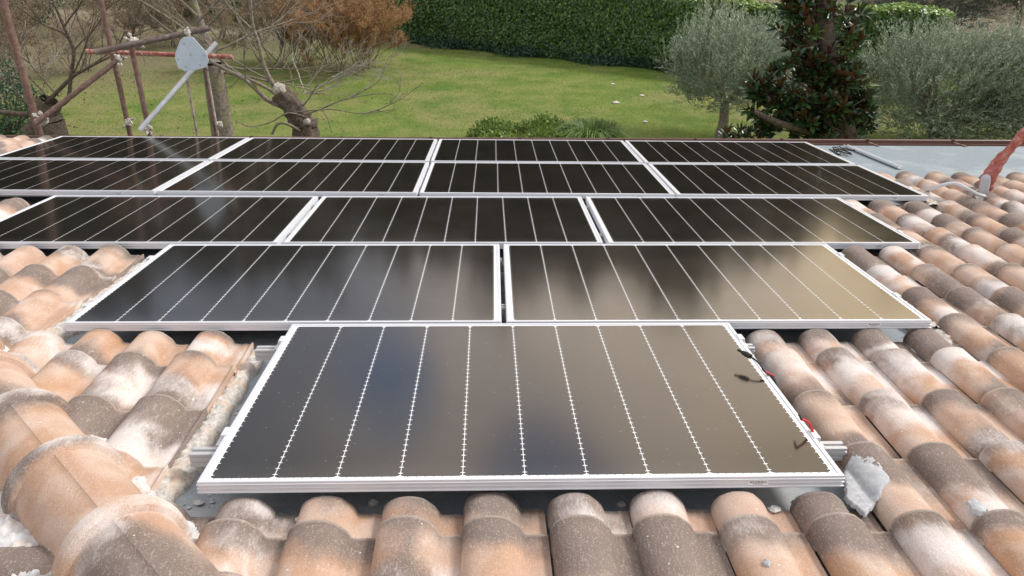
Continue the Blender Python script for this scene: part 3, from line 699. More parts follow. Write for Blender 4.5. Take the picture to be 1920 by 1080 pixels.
# ---------------------------------------------------------------- loose cables at the front panel
def bez(pts, n=10):
    pts = [Vector(p) for p in pts]; out = []
    for i in range(len(pts)-1):
        p0 = pts[max(i-1, 0)]; p1 = pts[i]; p2 = pts[i+1]; p3 = pts[min(i+2, len(pts)-1)]
        for k in range(n):
            t = k/n; out.append(.5*((2*p1)+(-p0+p2)*t+(2*p0-5*p1+4*p2-p3)*t*t+(-p0+3*p1-3*p2+p3)*t**3))
    return out+[pts[-1]]
e = empty('connector_cable', RM@Matrix.Translation((1.66, .64, -.03)), label='black plug on cable with red sleeve, upper right edge of the front panel', cat='cable')
loc = Matrix.Translation((-1.66, -.64, .03))
p0, p1, p2 = atW(1384, 656, .045), atW(1408, 669, .040), atW(1436, 698, .012)
mb = MB(); mb.tube([p0, p0.lerp(p1, .35), p0.lerp(p1, .36), p0.lerp(p1, .62), p0.lerp(p1, .63), p1], [.0045, .0045, .0075, .0085, .0095, .0085], 12); o = mb.build('plug', M['black'], e, smooth=False); o.matrix_local = loc
mb = MB(); mb.tube(bez([p1, p1.lerp(p2, .5)+Vector((0, 0, .006)), p2, Vector((1.672, .56, -.02)), Vector((1.68, .50, -.07))]), .0032, 8); o = mb.build('cable', M['black'], e, smooth=True); o.matrix_local = loc
mb = MB(); mb.tube([p1.lerp(p2, .78), p2, Vector((1.672, .575, -.01))], .0042, 8); o = mb.build('red_sleeve', M['red'], e, smooth=True); o.matrix_local = loc
e = empty('connector_cable', RM@Matrix.Translation((1.68, .33, -.03)), label='short red sleeved cable with black tip at the lower right edge of the front panel', cat='cable')
loc = Matrix.Translation((-1.68, -.33, .03))
a0, a1, a2 = atW(1497, 778, .04), atW(1503, 786, .045), atW(1519, 797, .02)
mb = MB(); mb.tube(bez([a1, a1.lerp(a2, .6)+Vector((0, 0, .004)), a2, a2+Vector((.012, -.01, -.03))]), .0042, 8); o = mb.build('red_sleeve', M['red'], e, smooth=True); o.matrix_local = loc
mb = MB(); mb.tube([a0, a0.lerp(a1, .5)+Vector((0, 0, .003)), a1], [.002, .0035, .0045], 8); o = mb.build('tip', M['black'], e, smooth=True); o.matrix_local = loc

# ---------------------------------------------------------------- things at the far right of the roof
pts_ = [atW(1585, 274, -.118), atW(1688, 316, -.118)]; dvec = (pts_[1]-pts_[0]).normalized(); ln = (pts_[1]-pts_[0]).length
mb = MB(); fx = Matrix.Translation(pts_[0])@dvec.to_track_quat('X', 'Z').to_matrix().to_4x4()
mb.box((0, -.02, 0), (ln, .02, .003)); mb.box((0, -.02, .003), (ln, -.017, .018)); mb.box((0, .017, .003), (ln, .02, .018))
tag(mb.build('aluminium_channel', M['frame'], mat=RM@fx), 'loose silver aluminium channel lying on the grey eave strip beside the farthest panel', 'rail')
mb = MB(); c0 = atW(1577, 288, -.118)
for k in range(5):
    pp = [c0+Vector((random.uniform(-.09, .09), random.uniform(-.11, .11), random.uniform(.0, .05))) for _ in range(5)]; mb.tube(bez(pp, 6), .006, 6)
tag(mb.build('cable_coil', M['black'], mat=RM, smooth=True), 'tangle of black cable ends on the grey eave strip near the farthest panel', 'cable')
c = [atW(1736, 358, -.04), atW(1760, 349, .02), atW(1790, 344, .05), atW(1812, 353, .03), atW(1832, 364, -.02), atW(1846, 368, -.05)]
mb = MB(); mb.tube(bez(c, 8), .012, 12); tag(mb.build('conduit', M['white_pipe'], mat=RM, smooth=True), 'white bendy conduit arching from the fourth row panel to the grey pipe stub', 'conduit')
pb = atW(1842, 366, -.06); e = empty('pipe_stub', RM@Matrix.Translation(pb), label='short grey pipe stub poking out of the tiles below the red wrapped hose', cat='pipe')
mb = MB(); mb.tube([(0, 0, -.05), (0, 0, .06), (-.004, -.003, .10), (-.012, -.01, .125), (-.026, -.02, .132)], [.030, .030, .030, .028, .012], 16); mb.build('pipe', M['pvc'], e, smooth=True)
mb = MB(); vs = []; ribbon(mb, [(-.07, -.03, -.03), (0, -.04, -.03), (.07, 0, -.03)], [.05, .08, .05], .03, seed=21); mb.build('mortar_collar', M['lime'], e)
# red wrapped hose
e = empty('wrapped_hose', RM@Matrix.Translation(atW(1850, 358, -.05)), label='pair of thick hoses bound in red tape rising from the tiles at the right edge', cat='hose')
e_inv = Matrix.Translation(-atW(1850, 358, -.05))
def hose(pts, r0):
    mb = MB(); pp = bez(pts, 22); rad = [r0*(1+.09*math.sin(i*.55)+.05*math.sin(i*2.3+1)) for i in range(len(pp))]; mb.tube(pp, rad, 14)
    for k, w0 in enumerate(range(4, len(pp)-6, 11)):             # tape wound on
        t = (pp[w0+1]-pp[w0]).normalized(); a = t.orthogonal().normalized(); b = t.cross(a); loop = []
        for q_ in range(14):
            th = 2*math.pi*q_/12; c_ = pp[w0]+(pp[w0+2]-pp[w0])*q_/12
            loop.append(c_+(a*math.cos(th)+b*math.sin(th))*(r0*1.06))
        mb.tube(loop, r0*.13, 5)
    o = mb.build('taped_hose', M['wrap'], e, smooth=True); o.matrix_local = e_inv
vq = RMI
hA = [atW(1851, 362, -.06), RMI@atY(1858, 340, 3.34), RMI@atY(1876, 306, 3.30), RMI@atY(1900, 272, 3.25), RMI@atY(1930, 238, 3.2), RMI@atY(2050, 130, 3.1)]
hB = [atW(1840, 345, -.02), RMI@atY(1850, 326, 3.45), RMI@atY(1872, 297, 3.42), RMI@atY(1902, 273, 3.38), RMI@atY(1935, 250, 3.3), RMI@atY(2060, 190, 3.2)]
hose(hA, .026); hose(hB, .023)

# ---------------------------------------------------------------- tube scaffold beyond the eave
YS = 5.75
sc = empty('tube_scaffold', loc=(atY(240, 250, YS).x, YS, 0), label='scaffold of rusty brown, red and silver tubes with a grey metal plate beyond the eave', cat='scaffold')
sci = Matrix.Translation(sc.location).inverted()
def stube(name, a, b, r, m, extend=False):
    a, b = Vector(a), Vector(b)
    mb = MB(); mb.tube([a, b], r, 14, hollow=True); o = mb.build(name, m, sc, smooth=False); o.matrix_local = sci
    o.data.polygons.foreach_set('use_smooth', [len(p.vertices) == 4 for p in o.data.polygons]); return o
def down(a, b, z=0):                                            # carry a leaning pole on to the ground
    a, b = Vector(a), Vector(b); t = (b.z-z)/(a.z-b.z); return b+(b-a)*t
def pole(x0, y0, x1, y1, Y0, Y1, r, m, top=0):
    a, b = atY(x0, y0, Y0), atY(x1, y1, Y1); g = Vector((b.x+(b.x-a.x)*.15, b.y, 0))
    t = a+(a-b)*top
    return stube('standard', t, g, r, m)
pole(5, 0, 75, 238, YS+.15, YS+.15, .036, M['scaf_brown'], .25)
pole(207, 80, 245, 250, YS+.2, YS+.2, .0245, M['scaf_brown'], .75)
pole(240, 57, 281, 236, YS, YS, .0245, M['scaf_brown'])
pole(347, 130, 375, 252, YS+.2, YS+.2, .0125, M['scaf_pale'])
pole(383, 118, 408, 252, YS+.3, YS+.3, .021, M['scaf_brown'], .1)
pole(386, 118, 411, 252, YS+.22, YS+.22, .0105, M['scaf_pale'])
stube('brace', atY(178, 98, YS-.25), atY(392, 53, YS+.12), .0262, M['scaf_dark'])
stube('ledger', atY(162, 96, YS+.28), atY(437, 107, YS+.28), .0215, M['scaf_red'])
stube('brace', atY(66, 232, YS-.2), atY(230, 106, YS+.15), .0245, M['scaf_brown'])
stube('brace', atY(262, 244, YS-.2), atY(406, 80, YS+.35), .0235, M['scaf_silver'])
def coupler(x, y, Y, s=1, seed=0):
    c0 = atY(x, y, Y); rr = random.Random(seed); mb = MB()
    for k in range(3):
        ax = Vector((rr.uniform(-1, 1), rr.uniform(-.3, .3), rr.uniform(-1, 1))).normalized()
        mb.tube([c0-ax*.022*s, c0+ax*.022*s], [.034*s, .036*s], 10)
    for k in range(4):
        d = Vector((rr.uniform(-1, 1), rr.uniform(-1, .2), rr.uniform(-1, 1))).normalized(); p = c0+d*.035*s
        mb.tube([p, p+d*.045*s], .008*s, 6); mb.tube([p+d*.02*s, p+d*.034*s], .015*s, 6)
    o = mb.build('coupler', M['coupler'], sc); o.matrix_local = sci
for i, (x, y, Y, s) in enumerate(((252, 79, YS-.06, 1.15), (351, 60, YS+.02, .8), (224, 110, YS+.14, .9), (80, 226, YS-.12, 1.25), (241, 229, YS+.18, .95), (277, 240, YS-.06, 1.05), (411, 234, YS+.25, .9))):
    coupler(x, y, Y, s, i)
pts = [(870, 140), (945, 138), (1065, 270), (1088, 350), (1065, 405), (985, 425), (880, 440), (818, 410), (788, 320), (800, 260), (835, 165)]
mb = MB(); pp = [atY(160+a/4.7, 40+b/4.7, YS-.08) for a, b in pts]; n = len(pp)
mb.add(pp+[p+Vector((0, .006, 0)) for p in pp], [tuple(range(n))[::-1], tuple(range(n, 2*n))]+[(i, (i+1) % n, n+(i+1) % n, n+i) for i in range(n)])
o = mb.build('metal_plate', M['plate'], sc, bevel=.002); o.matrix_local = sci; pl = o
for (a, b) in ((925, 293), (818, 332), (1048, 298), (885, 402), (1013, 387), (870, 196)):
    c0 = atY(160+a/4.7, 40+b/4.7, YS-.08); mb = MB(); mb.tube([c0, c0-Vector((0, .008, 0))], .008, 6); b_ = mb.build('bolt', M['steel'], pl)

# ---------------------------------------------------------------- vegetation
def tubes_obj(name, segs, mt, parent, sides=4):
    V, F = seg_arrays(segs, sides); V = V-np.array(parent.location)[None]; return npmesh(name, V, F, mt, parent=parent, smooth=True)
def leaves_obj(name, parts, mt, parent, off=True):
    Vs, Fs, Cs = [], [], []; n = 0
    for V, F, c in parts: Vs.append(V); Fs.append(F+n); Cs.append(c); n += len(V)
    V = np.concatenate(Vs)
    if off and parent is not None: V = V-np.array(parent.location)[None]
    return npmesh(name, V, np.concatenate(Fs), mt, np.concatenate(Cs), parent)
def rvec(): return np.array(unit(rng.normal(size=(1, 3)))[0])
def grow(segs, tips, p, d, ln, r, depth, bend=.25, upb=.12, split=(2, 3), ratio=.72, steps=4, spread=.6, rmin=.0022):
    p = np.array(p, float); d = np.array(d, float); d /= np.linalg.norm(d); r0 = r
    for i in range(steps):
        d = d+rvec()*bend*.5+np.array([0, 0, upb])*.5; d /= np.linalg.norm(d)
        q = p+d*ln/steps; r1 = r0*(1-.32*(i+1)/steps)
        segs.append((p, q, r, r1)); p = q; r = r1
        if depth > 0 and i > 0 and random.random() < .55:
            dd = d+rvec()*spread*1.3; grow(segs, tips, p, dd, ln*ratio*random.uniform(.5, .9), max(rmin, r*.55), depth-1, bend, upb, split, ratio, max(3, steps-1), spread, rmin)
    if depth > 0:
        for k in range(random.randint(*split)):
            dd = d+rvec()*spread; grow(segs, tips, p, dd, ln*ratio*random.uniform(.75, 1.15), max(rmin, r*.72), depth-1, bend, upb, split, ratio, max(3, steps-1), spread, rmin)
    else: tips.append((p, d))

# ivy hedge
HA, HB = atG(780, 80), atG(1230, 130)
hdv = (HB-HA).normalized(); hnr = Vector((hdv.y, -hdv.x, 0)); 
if hnr.y > 0: hnr = -hnr
HS = HA-hdv*16; HE = atG(1230, 130)+hdv*8.5; HL = (HE-HS).length; HH, HT = 2.3, 1.3
def hedge(n_leaf, name, label):
    e = empty(name, loc=HS.lerp(HE, .5)); tag(e, label, 'hedge')
    t = rng.uniform(0, HL, n_leaf); z = rng.uniform(0, 1, n_leaf)**.9*HH; top = rng.random(n_leaf) < .27
    bul = .05*np.sin(t*1.7)+.05*np.sin(t*4.1+z*2)+.05*np.sin(z*4+t*.9)
    dep = rng.uniform(-.05, .13, n_leaf)+bul                # outwards from the front face
    ht = HH+.06*np.sin(t*2.3)+.07*np.sin(t*.8)
    bx = np.array(HS)[None]+np.array(hdv)[None]*t[:, None]
    nr = np.array(hnr)[None]
    Pf = bx+nr*dep[:, None]; Pf[:, 2] = np.minimum(z, ht)
    tt = rng.uniform(-HT, .15, n_leaf); Pt = bx+nr*tt[:, None]; Pt[:, 2] = ht+rng.uniform(-.08, .10, n_leaf)
    Pp = np.where(top[:, None], Pt, Pf)
    nn = np.where(top[:, None], np.array([[0, 0, 1.]]), nr+np.array([[0, 0, .35]]))
    nn = unit(nn+rng.normal(size=(n_leaf, 3))*.45); Dl = unit(np.cross(nn, rng.normal(size=(n_leaf, 3)))+np.array([[0, 0, -.35]]))
    Sd = unit(np.cross(Dl, nn)); ln = rng.uniform(.07, .125, n_leaf)[:, None]; w_ = ln*.95
    V = np.empty((n_leaf, 5, 3)); V[:, 0] = Pp; V[:, 1] = Pp+Dl*ln*.3+Sd*w_*.5; V[:, 2] = Pp+Dl*ln; V[:, 3] = Pp+Dl*ln*.3-Sd*w_*.5; V = V[:, :4]
    cl = np.clip(rng.normal(.40, .22, n_leaf)+np.where(top, .38, 0)+.25*(Pp[:, 2]/HH-.5), 0, 1)  # light from above painted into the tint: paler top, darker foot
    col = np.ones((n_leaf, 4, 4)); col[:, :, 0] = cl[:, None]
    npmesh('foliage', V.reshape(-1, 3)-np.array(e.location)[None], np.arange(n_leaf*4).reshape(-1, 4), M['ivy'], col.reshape(-1, 4), e)
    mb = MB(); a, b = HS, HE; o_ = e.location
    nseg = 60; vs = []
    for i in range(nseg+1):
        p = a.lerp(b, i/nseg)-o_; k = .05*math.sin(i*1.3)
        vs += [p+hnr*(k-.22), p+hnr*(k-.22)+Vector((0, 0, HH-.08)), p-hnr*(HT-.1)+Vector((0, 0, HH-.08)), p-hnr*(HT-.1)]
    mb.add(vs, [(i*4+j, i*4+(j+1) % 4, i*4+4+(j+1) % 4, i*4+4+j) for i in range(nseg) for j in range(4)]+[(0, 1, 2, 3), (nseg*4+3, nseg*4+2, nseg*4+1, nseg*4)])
    mb.build('shade_core', M['hedge_core'], e)  # solid near-black body, paints the shade behind the hedge leaves
    return e
hedge(120000, 'ivy_hedge', 'tall clipped dark green ivy hedge running across behind the lawn')
# low ground cover at the hedge foot
e = empty('ground_cover', loc=HS.lerp(HE, .5)); tag(e, 'strip of low blue-green leafy plants at the foot of the ivy hedge', 'ground cover', kind='stuff')
n = 9000; t = rng.uniform(HL*.40, HL*.78, n); off = np.abs(rng.normal(0, .28, n))*(.6+.5*np.sin(t*1.9)); Pp = np.array(HS)[None]+np.array(hdv)[None]*t[:, None]+np.array(hnr)[None]*(off+.05)[:, None]
Pp[:, 2] = rng.uniform(0, .32, n)*np.maximum(0, 1-off/.9)
V, F, c = leaf_arrays(Pp, rng.normal(size=(n, 3))+np.array([[0, 0, .8]]), .10, .06); e2 = npmesh('low_leaves', V-np.array(e.location)[None], F, M['ivy_under'], c, e)

# olives
def olive(px, py, r, h0, h1, nsh, label, mt=None, trunk=True, group=None, leafs=.075, depth=None, squash=1, base=None, up=1.0, seed=1):
    random.seed(seed)
    g = base if base is not None else atG(px, py); e = empty('olive_tree', loc=(g.x, g.y, gz(g.x, g.y)), label=label, cat='olive tree', group=group)
    segs, tips = [], []; g3 = np.array([g.x, g.y, 0.])
    th = h0+.15
    segs.append((g3, g3+[.03, 0, th*.5], .15, .115)); segs.append((g3+[.03, 0, th*.5], g3+[-.01, 0, th], .115, .10)); segs.append((g3-[0, 0, .1], g3+[0.01, 0, .12], .2, .14))
    cz = (h0+h1)/2; hz = (h1-h0)/2
    for k in range(7):
        a = k*.9+random.random(); d = np.array([math.cos(a)*.8, math.sin(a)*.8, .75]); grow(segs, tips, g3+[0, 0, th-.05], d, hz*.85, .05, 2, .3, .1, (2, 2), .7, 4, .6)
    tubes_obj('trunk', segs, M['bark'], e, 6)
    # shoots
    u = unit(rng.normal(size=(nsh, 3))); rad = rng.uniform(.12, 1, nsh)**.45
    lump = 1+.16*np.sin(u[:, 0]*5+seed)+.12*np.sin(u[:, 2]*7+u[:, 1]*6+seed*2)+.08*rng.normal(size=nsh)
    P0 = u*rad[:, None]*lump[:, None]*np.array([[r, r*squash, hz]])+g3+[0, 0, cz]
    low = u[:, 2] < -.2
    Dr = unit(u*np.array([[.55, .55, .3]])+np.array([[.18, 0, up]])+rng.normal(size=(nsh, 3))*.28)
    Dr[low] = unit(Dr[low]*np.array([[1, 1, .3]])+np.array([[0, 0, -.15]]))
    sl = rng.uniform(.28, .8, nsh)*(hz/1.2)**.5; K = 20
    parts = []; st = []
    for k in range(K):
        f = (k+1)/K; pp = P0+Dr*(sl*f)[:, None]+np.array([[0, 0, -.06]])*f*f
        sd_ = unit(np.cross(Dr, rng.normal(size=(nsh, 3)))); dd = unit(Dr*.8+sd_*.75)
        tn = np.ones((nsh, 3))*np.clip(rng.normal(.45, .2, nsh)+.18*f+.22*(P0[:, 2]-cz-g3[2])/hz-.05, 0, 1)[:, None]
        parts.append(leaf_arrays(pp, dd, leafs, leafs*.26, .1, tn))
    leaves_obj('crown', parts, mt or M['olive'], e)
    tubes_obj('shoots', [(P0[i], P0[i]+Dr[i]*sl[i], .004, .0015) for i in range(0, nsh, 2)], M['bark'], e, 3)
    return e
G1 = atG(1350, 262)
olive(1350, 262, 1.50, .75, 2.6, 2100, 'round grey-green olive tree on a bare trunk, left of the dark magnolia', seed=3, up=1.3)
olive(1745, 275, 1.6, .10, 2.5, 2800, 'bushy grey olive reaching the lawn just right of the dark magnolia', seed=5)
olive(1915, 285, 1.60, .2, 2.6, 2600, 'grey olive cut by the right picture edge, right of the bushy olive', seed=8)
olive(1725, 60, 2.6, .2, 2.9, 1700, 'dark far olive behind the hedge at the top right', M['olive_dark'], leafs=.12, seed=11, base=atG(1725, 66))
olive(1898, 74, 2.2, 1.1, 4.2, 1300, 'far olive with a dark forked trunk in the dry field, top right corner', M['olive_dark'], leafs=.12, seed=12, base=atG(1898, 76))

# magnolia
random.seed(21)
YM = 10.6; mg = atY(1590, 262, YM); e = empty('magnolia_tree', loc=(mg.x+.05, YM, 0), label='dark glossy magnolia with brown leaf undersides, standing between the olives', cat='magnolia tree')
segs = []; tp = [Vector((mg.x+.08, YM, -.1)), Vector((mg.x+.03, YM, .9)), atY(1583, 250, YM), atY(1570, 190, YM), atY(1560, 130, YM), atY(1550, 80, YM), atY(1545, 30, YM), atY(1541, -10, YM), atY(1540, -120, YM), atY(1542, -260, YM)]
rr_ = [.26, .22, .20, .165, .15, .135, .125, .115, .08, .02]
for a, b, r0, r1 in zip(tp[:-1], tp[1:], rr_[:-1], rr_[1:]): segs.append((np.array(a), np.array(b), r0, r1))
tips = []
lb = [atY(1575, 262, YM-.05), atY(1520, 245, YM-.2), atY(1462, 232, YM-.4), atY(1425, 215, YM-.5), atY(1412, 208, YM-.55)]
for a, b, r0, r1 in zip(lb[:-1], lb[1:], [.09, .075, .055, .04], [.075, .055, .04, .03]): segs.append((np.array(a), np.array(b), r0, r1))
blobs = [(1440, 190, 50, 45), (1480, 165, 55, 45), (1520, 210, 60, 45), (1570, 190, 65, 55), (1604, 215, 38, 42), (1600, 160, 30, 45), (1510, 120, 35, 25), (1585, 90, 32, 40), (1500, 45, 40, 40), (1580, 12, 45, 22), (1505, 10, 38, 25), (1545, 150, 40, 40), (1560, 240, 75, 25), (1460, 240, 45, 18), (1600, 245, 40, 18), (1545, -60, 60, 50), (1540, -150, 50, 60), (1425, 165, 25, 25), (1535, 118, 38, 26), (1548, 165, 45, 40), (1495, 85, 28, 28), (1560, 210, 60, 40), (1600, 60, 20, 25)]
ros = []
for (bx, by, rx, ry) in blobs:
    c0 = np.array(atY(bx, by, YM)); sc_ = (YM-CP.y)/FPX*1.05
    fr_ = tp[min(range(len(tp)), key=lambda i: abs(tp[i].z-(c0[2]-.25)))]
    cnt = int(4+rx*ry/112)
    for k in range(cnt):
        u = rvec()*random.uniform(.35, 1)**.5; p = c0+u*np.array([rx*sc_, rx*sc_*.9, ry*sc_]); ros.append((p, u))
        if k % 2 == 0:
            m_ = (np.array(fr_)+p)/2+rvec()*.08-np.array([0, 0, .08]); segs.append((np.array(fr_), m_, .022, .014)); segs.append((m_, p, .014, .006))
tubes_obj('trunk', segs, M['bark_dark'], e, 8)
PL, DL, TL = [], [], []
for p, u in ros:
    tint = random.random()*.7 if random.random() < .9 else random.uniform(.85, 1); ax = u+np.array([0, -.2, .7])+rvec()*.3; ax /= np.linalg.norm(ax); a1 = np.cross(ax, rvec()); a1 /= np.linalg.norm(a1); b1 = np.cross(ax, a1)
    for k in range(11):
        th = k*2.4; s_ = .35+.9*(k/11); d = ax*(1.05-s_*.55)+(a1*math.cos(th)+b1*math.sin(th))*s_; PL.append(p-ax*.02*k*.5); DL.append(d); TL.append((np.clip(tint+random.uniform(-.12, .12), 0, 1),)*3)
PL, DL, TL = np.array(PL), unit(np.array(DL)), np.array(TL)
def big_leaf(Pq, Dq, ln, wd_, T):
    n = len(Pq); upv = np.array([[0, -.3, 1.]])+rng.normal(size=(n, 3))*.3; Sd = unit(np.cross(Dq, upv)); Nn = np.cross(Sd, Dq)
    l = (ln*rng.uniform(.75, 1.2, n))[:, None]; w = (wd_*rng.uniform(.8, 1.15, n))[:, None]
    V = np.empty((n, 6, 3)); V[:, 0] = Pq; V[:, 1] = Pq+Dq*l*.3+Sd*w*.46+Nn*w*.12; V[:, 2] = Pq+Dq*l*.7+Sd*w*.42+Nn*w*.05; V[:, 3] = Pq+Dq*l-Nn*w*.15; V[:, 4] = Pq+Dq*l*.7-Sd*w*.42+Nn*w*.05; V[:, 5] = Pq+Dq*l*.3-Sd*w*.46+Nn*w*.12
    b = (np.arange(n)*6)[:, None]; F = np.concatenate([b+np.array([[0, 3, 2, 1]]), b+np.array([[0, 5, 4, 3]])])[:, ::-1]
    c = np.ones((n, 6, 4)); c[:, :, :3] = T[:, None, :]; return V.reshape(-1, 3), F, c.reshape(-1, 4)
leaves_obj('crown', [big_leaf(PL, DL,   .18, .075, TL)], M['magnolia'], e)
# small evergreen shrub by the olive trunk
g = atY(1385, 262, 10.9); e = empty('broadleaf_shrub', loc=(g.x, 10.9, 0), label='small broad-leaved shrub low between the olive trunk and the magnolia', cat='shrub')
PL, DL, TL = [], [], []; segs = []
for k in range(46):
    c0 = np.array(atY(1385+random.uniform(-42, 42), 255+random.uniform(-16, 30), 10.9+random.uniform(-.35, .35))); segs.append((np.array([g.x, 10.9, 0]), c0, .012, .005))
    ax = np.array([0, -.2, 1])+rvec()*.5; ax /= np.linalg.norm(ax); a1 = np.cross(ax, rvec()); a1 /= np.linalg.norm(a1); b1 = np.cross(ax, a1); tn = random.random()*.8
    for q_ in range(9):
        s_ = .35+.9*q_/9; th = q_*2.4; PL.append(c0); DL.append(ax*(1.05-s_*.55)+(a1*math.cos(th)+b1*math.sin(th))*s_); TL.append((tn,)*3)
leaves_obj('foliage', [big_leaf(np.array(PL), unit(np.array(DL)), .13, .045, np.array(TL))], M['magnolia'], e); tubes_obj('stem', segs, M['bark_dark'], e, 4)

# low round bush with a tuft of long grass beside it
g = atY(998, 262, 9.6); e = empty('low_bush', loc=(g.x, 9.6, 0), label='low round clipped bush just beyond the farthest panel row', cat='bush')
n = 26000; u = unit(rng.normal(size=(n, 3))); u[:, 2] = np.abs(u[:, 2]); topz = atY(985, 236, 9.6).z; rb = 1.2
lum = 1+.06*np.sin(u[:, 0]*9)+.05*np.sin(u[:, 1]*8)
Pp = u*(rng.uniform(.86, 1.03, n)*lum)[:, None]*np.stack([np.full(n, rb), np.full(n, .8), (topz-.9)*u[:, 2]**-.6], 1)+np.array([[g.x, 9.6, .9]])
V, F, c = leaf_arrays(Pp, u+rng.normal(size=(n, 3))*.7, .05, .032); leaves_obj('foliage', [(V, F, c)], M['box'], e)
V, F, c = leaf_arrays(np.concatenate([Pp[:6000]-np.array([[0, 0, q_]]) for q_ in (.0,)])*1, u[:6000]+rng.normal(size=(6000, 3)), .05, .03)
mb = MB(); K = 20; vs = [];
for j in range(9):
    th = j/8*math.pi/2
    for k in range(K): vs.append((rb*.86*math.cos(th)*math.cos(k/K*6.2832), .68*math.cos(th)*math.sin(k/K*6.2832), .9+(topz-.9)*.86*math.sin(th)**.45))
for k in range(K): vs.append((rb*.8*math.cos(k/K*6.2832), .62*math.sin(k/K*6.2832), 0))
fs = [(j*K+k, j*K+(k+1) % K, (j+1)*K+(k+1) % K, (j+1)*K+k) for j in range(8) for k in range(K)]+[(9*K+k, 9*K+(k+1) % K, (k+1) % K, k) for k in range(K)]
mb.add(vs, fs); mb.build('shade_core', M['hedge_core'], e)  # dark filler dome, its colour stands for shade inside the bush
def grass_tuft(x, y, Y, n, r, h, label, droop=.6):
    g = atY(x, y, Y); e = empty('grass_tuft', loc=(g.x, Y, 0), label=label, cat='grass tuft')
    th = rng.uniform(0, 6.283, n); rr = rng.uniform(0, 1, n)**.5; base = np.stack([g.x+np.cos(th)*rr*r*.35, Y+np.sin(th)*rr*r*.35, np.full(n, max(0, g.z-h))], 1)
    out = np.stack([np.cos(th), np.sin(th), np.zeros(n)], 1)*rr[:, None]; hh = (h*rng.uniform(.7, 1.15, n))[:, None]; sd_ = np.stack([-np.sin(th), np.cos(th), np.zeros(n)], 1)*.008
    a = base; m_ = base+out*r*.5+np.array([[0, 0, 1]])*hh*.8; t_ = base+out*r*1.05+np.array([[0, 0, 1]])*hh*(1-droop*rr[:, None]*.7)
    V = np.stack([a-sd_, a+sd_, m_+sd_*.8, m_-sd_*.8, t_], 1)
    b = (np.arange(n)*5)[:, None]; F = np.concatenate([b+np.array([[0, 1, 2, 3]]), b+np.array([[3, 2, 4, 4]])]); F3 = np.concatenate([b+np.array([[0, 1, 2]]), b+np.array([[0, 2, 3]]), b+np.array([[3, 2, 4]])])
    c = np.ones((n, 5, 4)); c[:, :, 0] = rng.uniform(0, 1, n)[:, None]
    npmesh('blades', V.reshape(-1, 3)-np.array(e.location)[None], F3, M['tuft'], c.reshape(-1, 4), e)
grass_tuft(1108, 226, 9.4, 1100, .58, .55, 'bright tuft of long arching grass at the right end of the low bush')

# lawn blades and fallen leaves
n = 150000; xx = rng.uniform(-14, 16, n); yy = rng.uniform(10, 30, n)**1.0; hx = np.array(HS)
keep = ((xx-HS.x)*hnr.x+(yy-HS.y)*hnr.y) > .1; xx, yy = xx[keep], yy[keep]; n = len(xx)
patch = .5+.5*np.sin(xx*.7+1.3*np.sin(yy*.5))*np.cos(yy*.55+.8*np.sin(xx*.45))
b0 = np.stack([xx, yy, .06*np.sin(xx*.35+1)*np.cos(yy*.3)-.004], 1); dr = rng.normal(size=(n, 3))*.5+np.array([[0, 0, .8]]); dr = unit(dr); sd_ = unit(np.cross(dr, rng.normal(size=(n, 3))))*.006; hh = rng.uniform(.025, .06, n)[:, None]
V = np.stack([b0-sd_, b0+sd_, b0+dr*hh], 1); c = np.ones((n, 3, 4)); c[:, :, 0] = np.clip(rng.normal(.30, .2, n)+.38*patch, 0, 1)[:, None]
tag(npmesh('grass', V.reshape(-1, 3), np.arange(n*3).reshape(-1, 3), M['blade'], c.reshape(-1, 4)), 'short winter lawn grass, green with straw coloured patches', 'grass', kind='stuff')
n = 3800; xx = rng.uniform(-13, -1, n); yy = rng.uniform(9, 24, n); keep = rng.random(n) < np.clip(1.0-(xx+13)/13, .12, 1)*.8; xx, yy = xx[keep], yy[keep]; n = len(xx)
V, F, c = leaf_arrays(np.stack([xx, yy, np.full(n, .05)], 1), rng.normal(size=(n, 3))*np.array([[1, 1, .2]]), .075, .045); tag(npmesh('fallen_leaves', V, F, M['straw'], c), 'pale dry fallen leaves scattered over the left part of the lawn', 'leaves', kind='stuff')
for i, (x, y, s, lb) in enumerate(((1154, 194, .11, 'crumpled pinkish litter lying on the middle of the lawn'), (1203, 180, .07, 'small white scrap of litter on the lawn near the olive'), (1209, 229, .07, 'white scrap of litter on the lawn nearest the panels'), (1148, 158, .07, 'white scrap of litter on the lawn closest to the hedge'))):
    g = atG(x, y, .03); s *= .7; mb = MB(); chunk(mb, (0, 0, 0), s, 500+i); chunk(mb, (s*.9, .02, 0), s*.6, 600+i); o = mb.build('litter', M['litter']); o.location = g; tag(o, lb, 'litter')

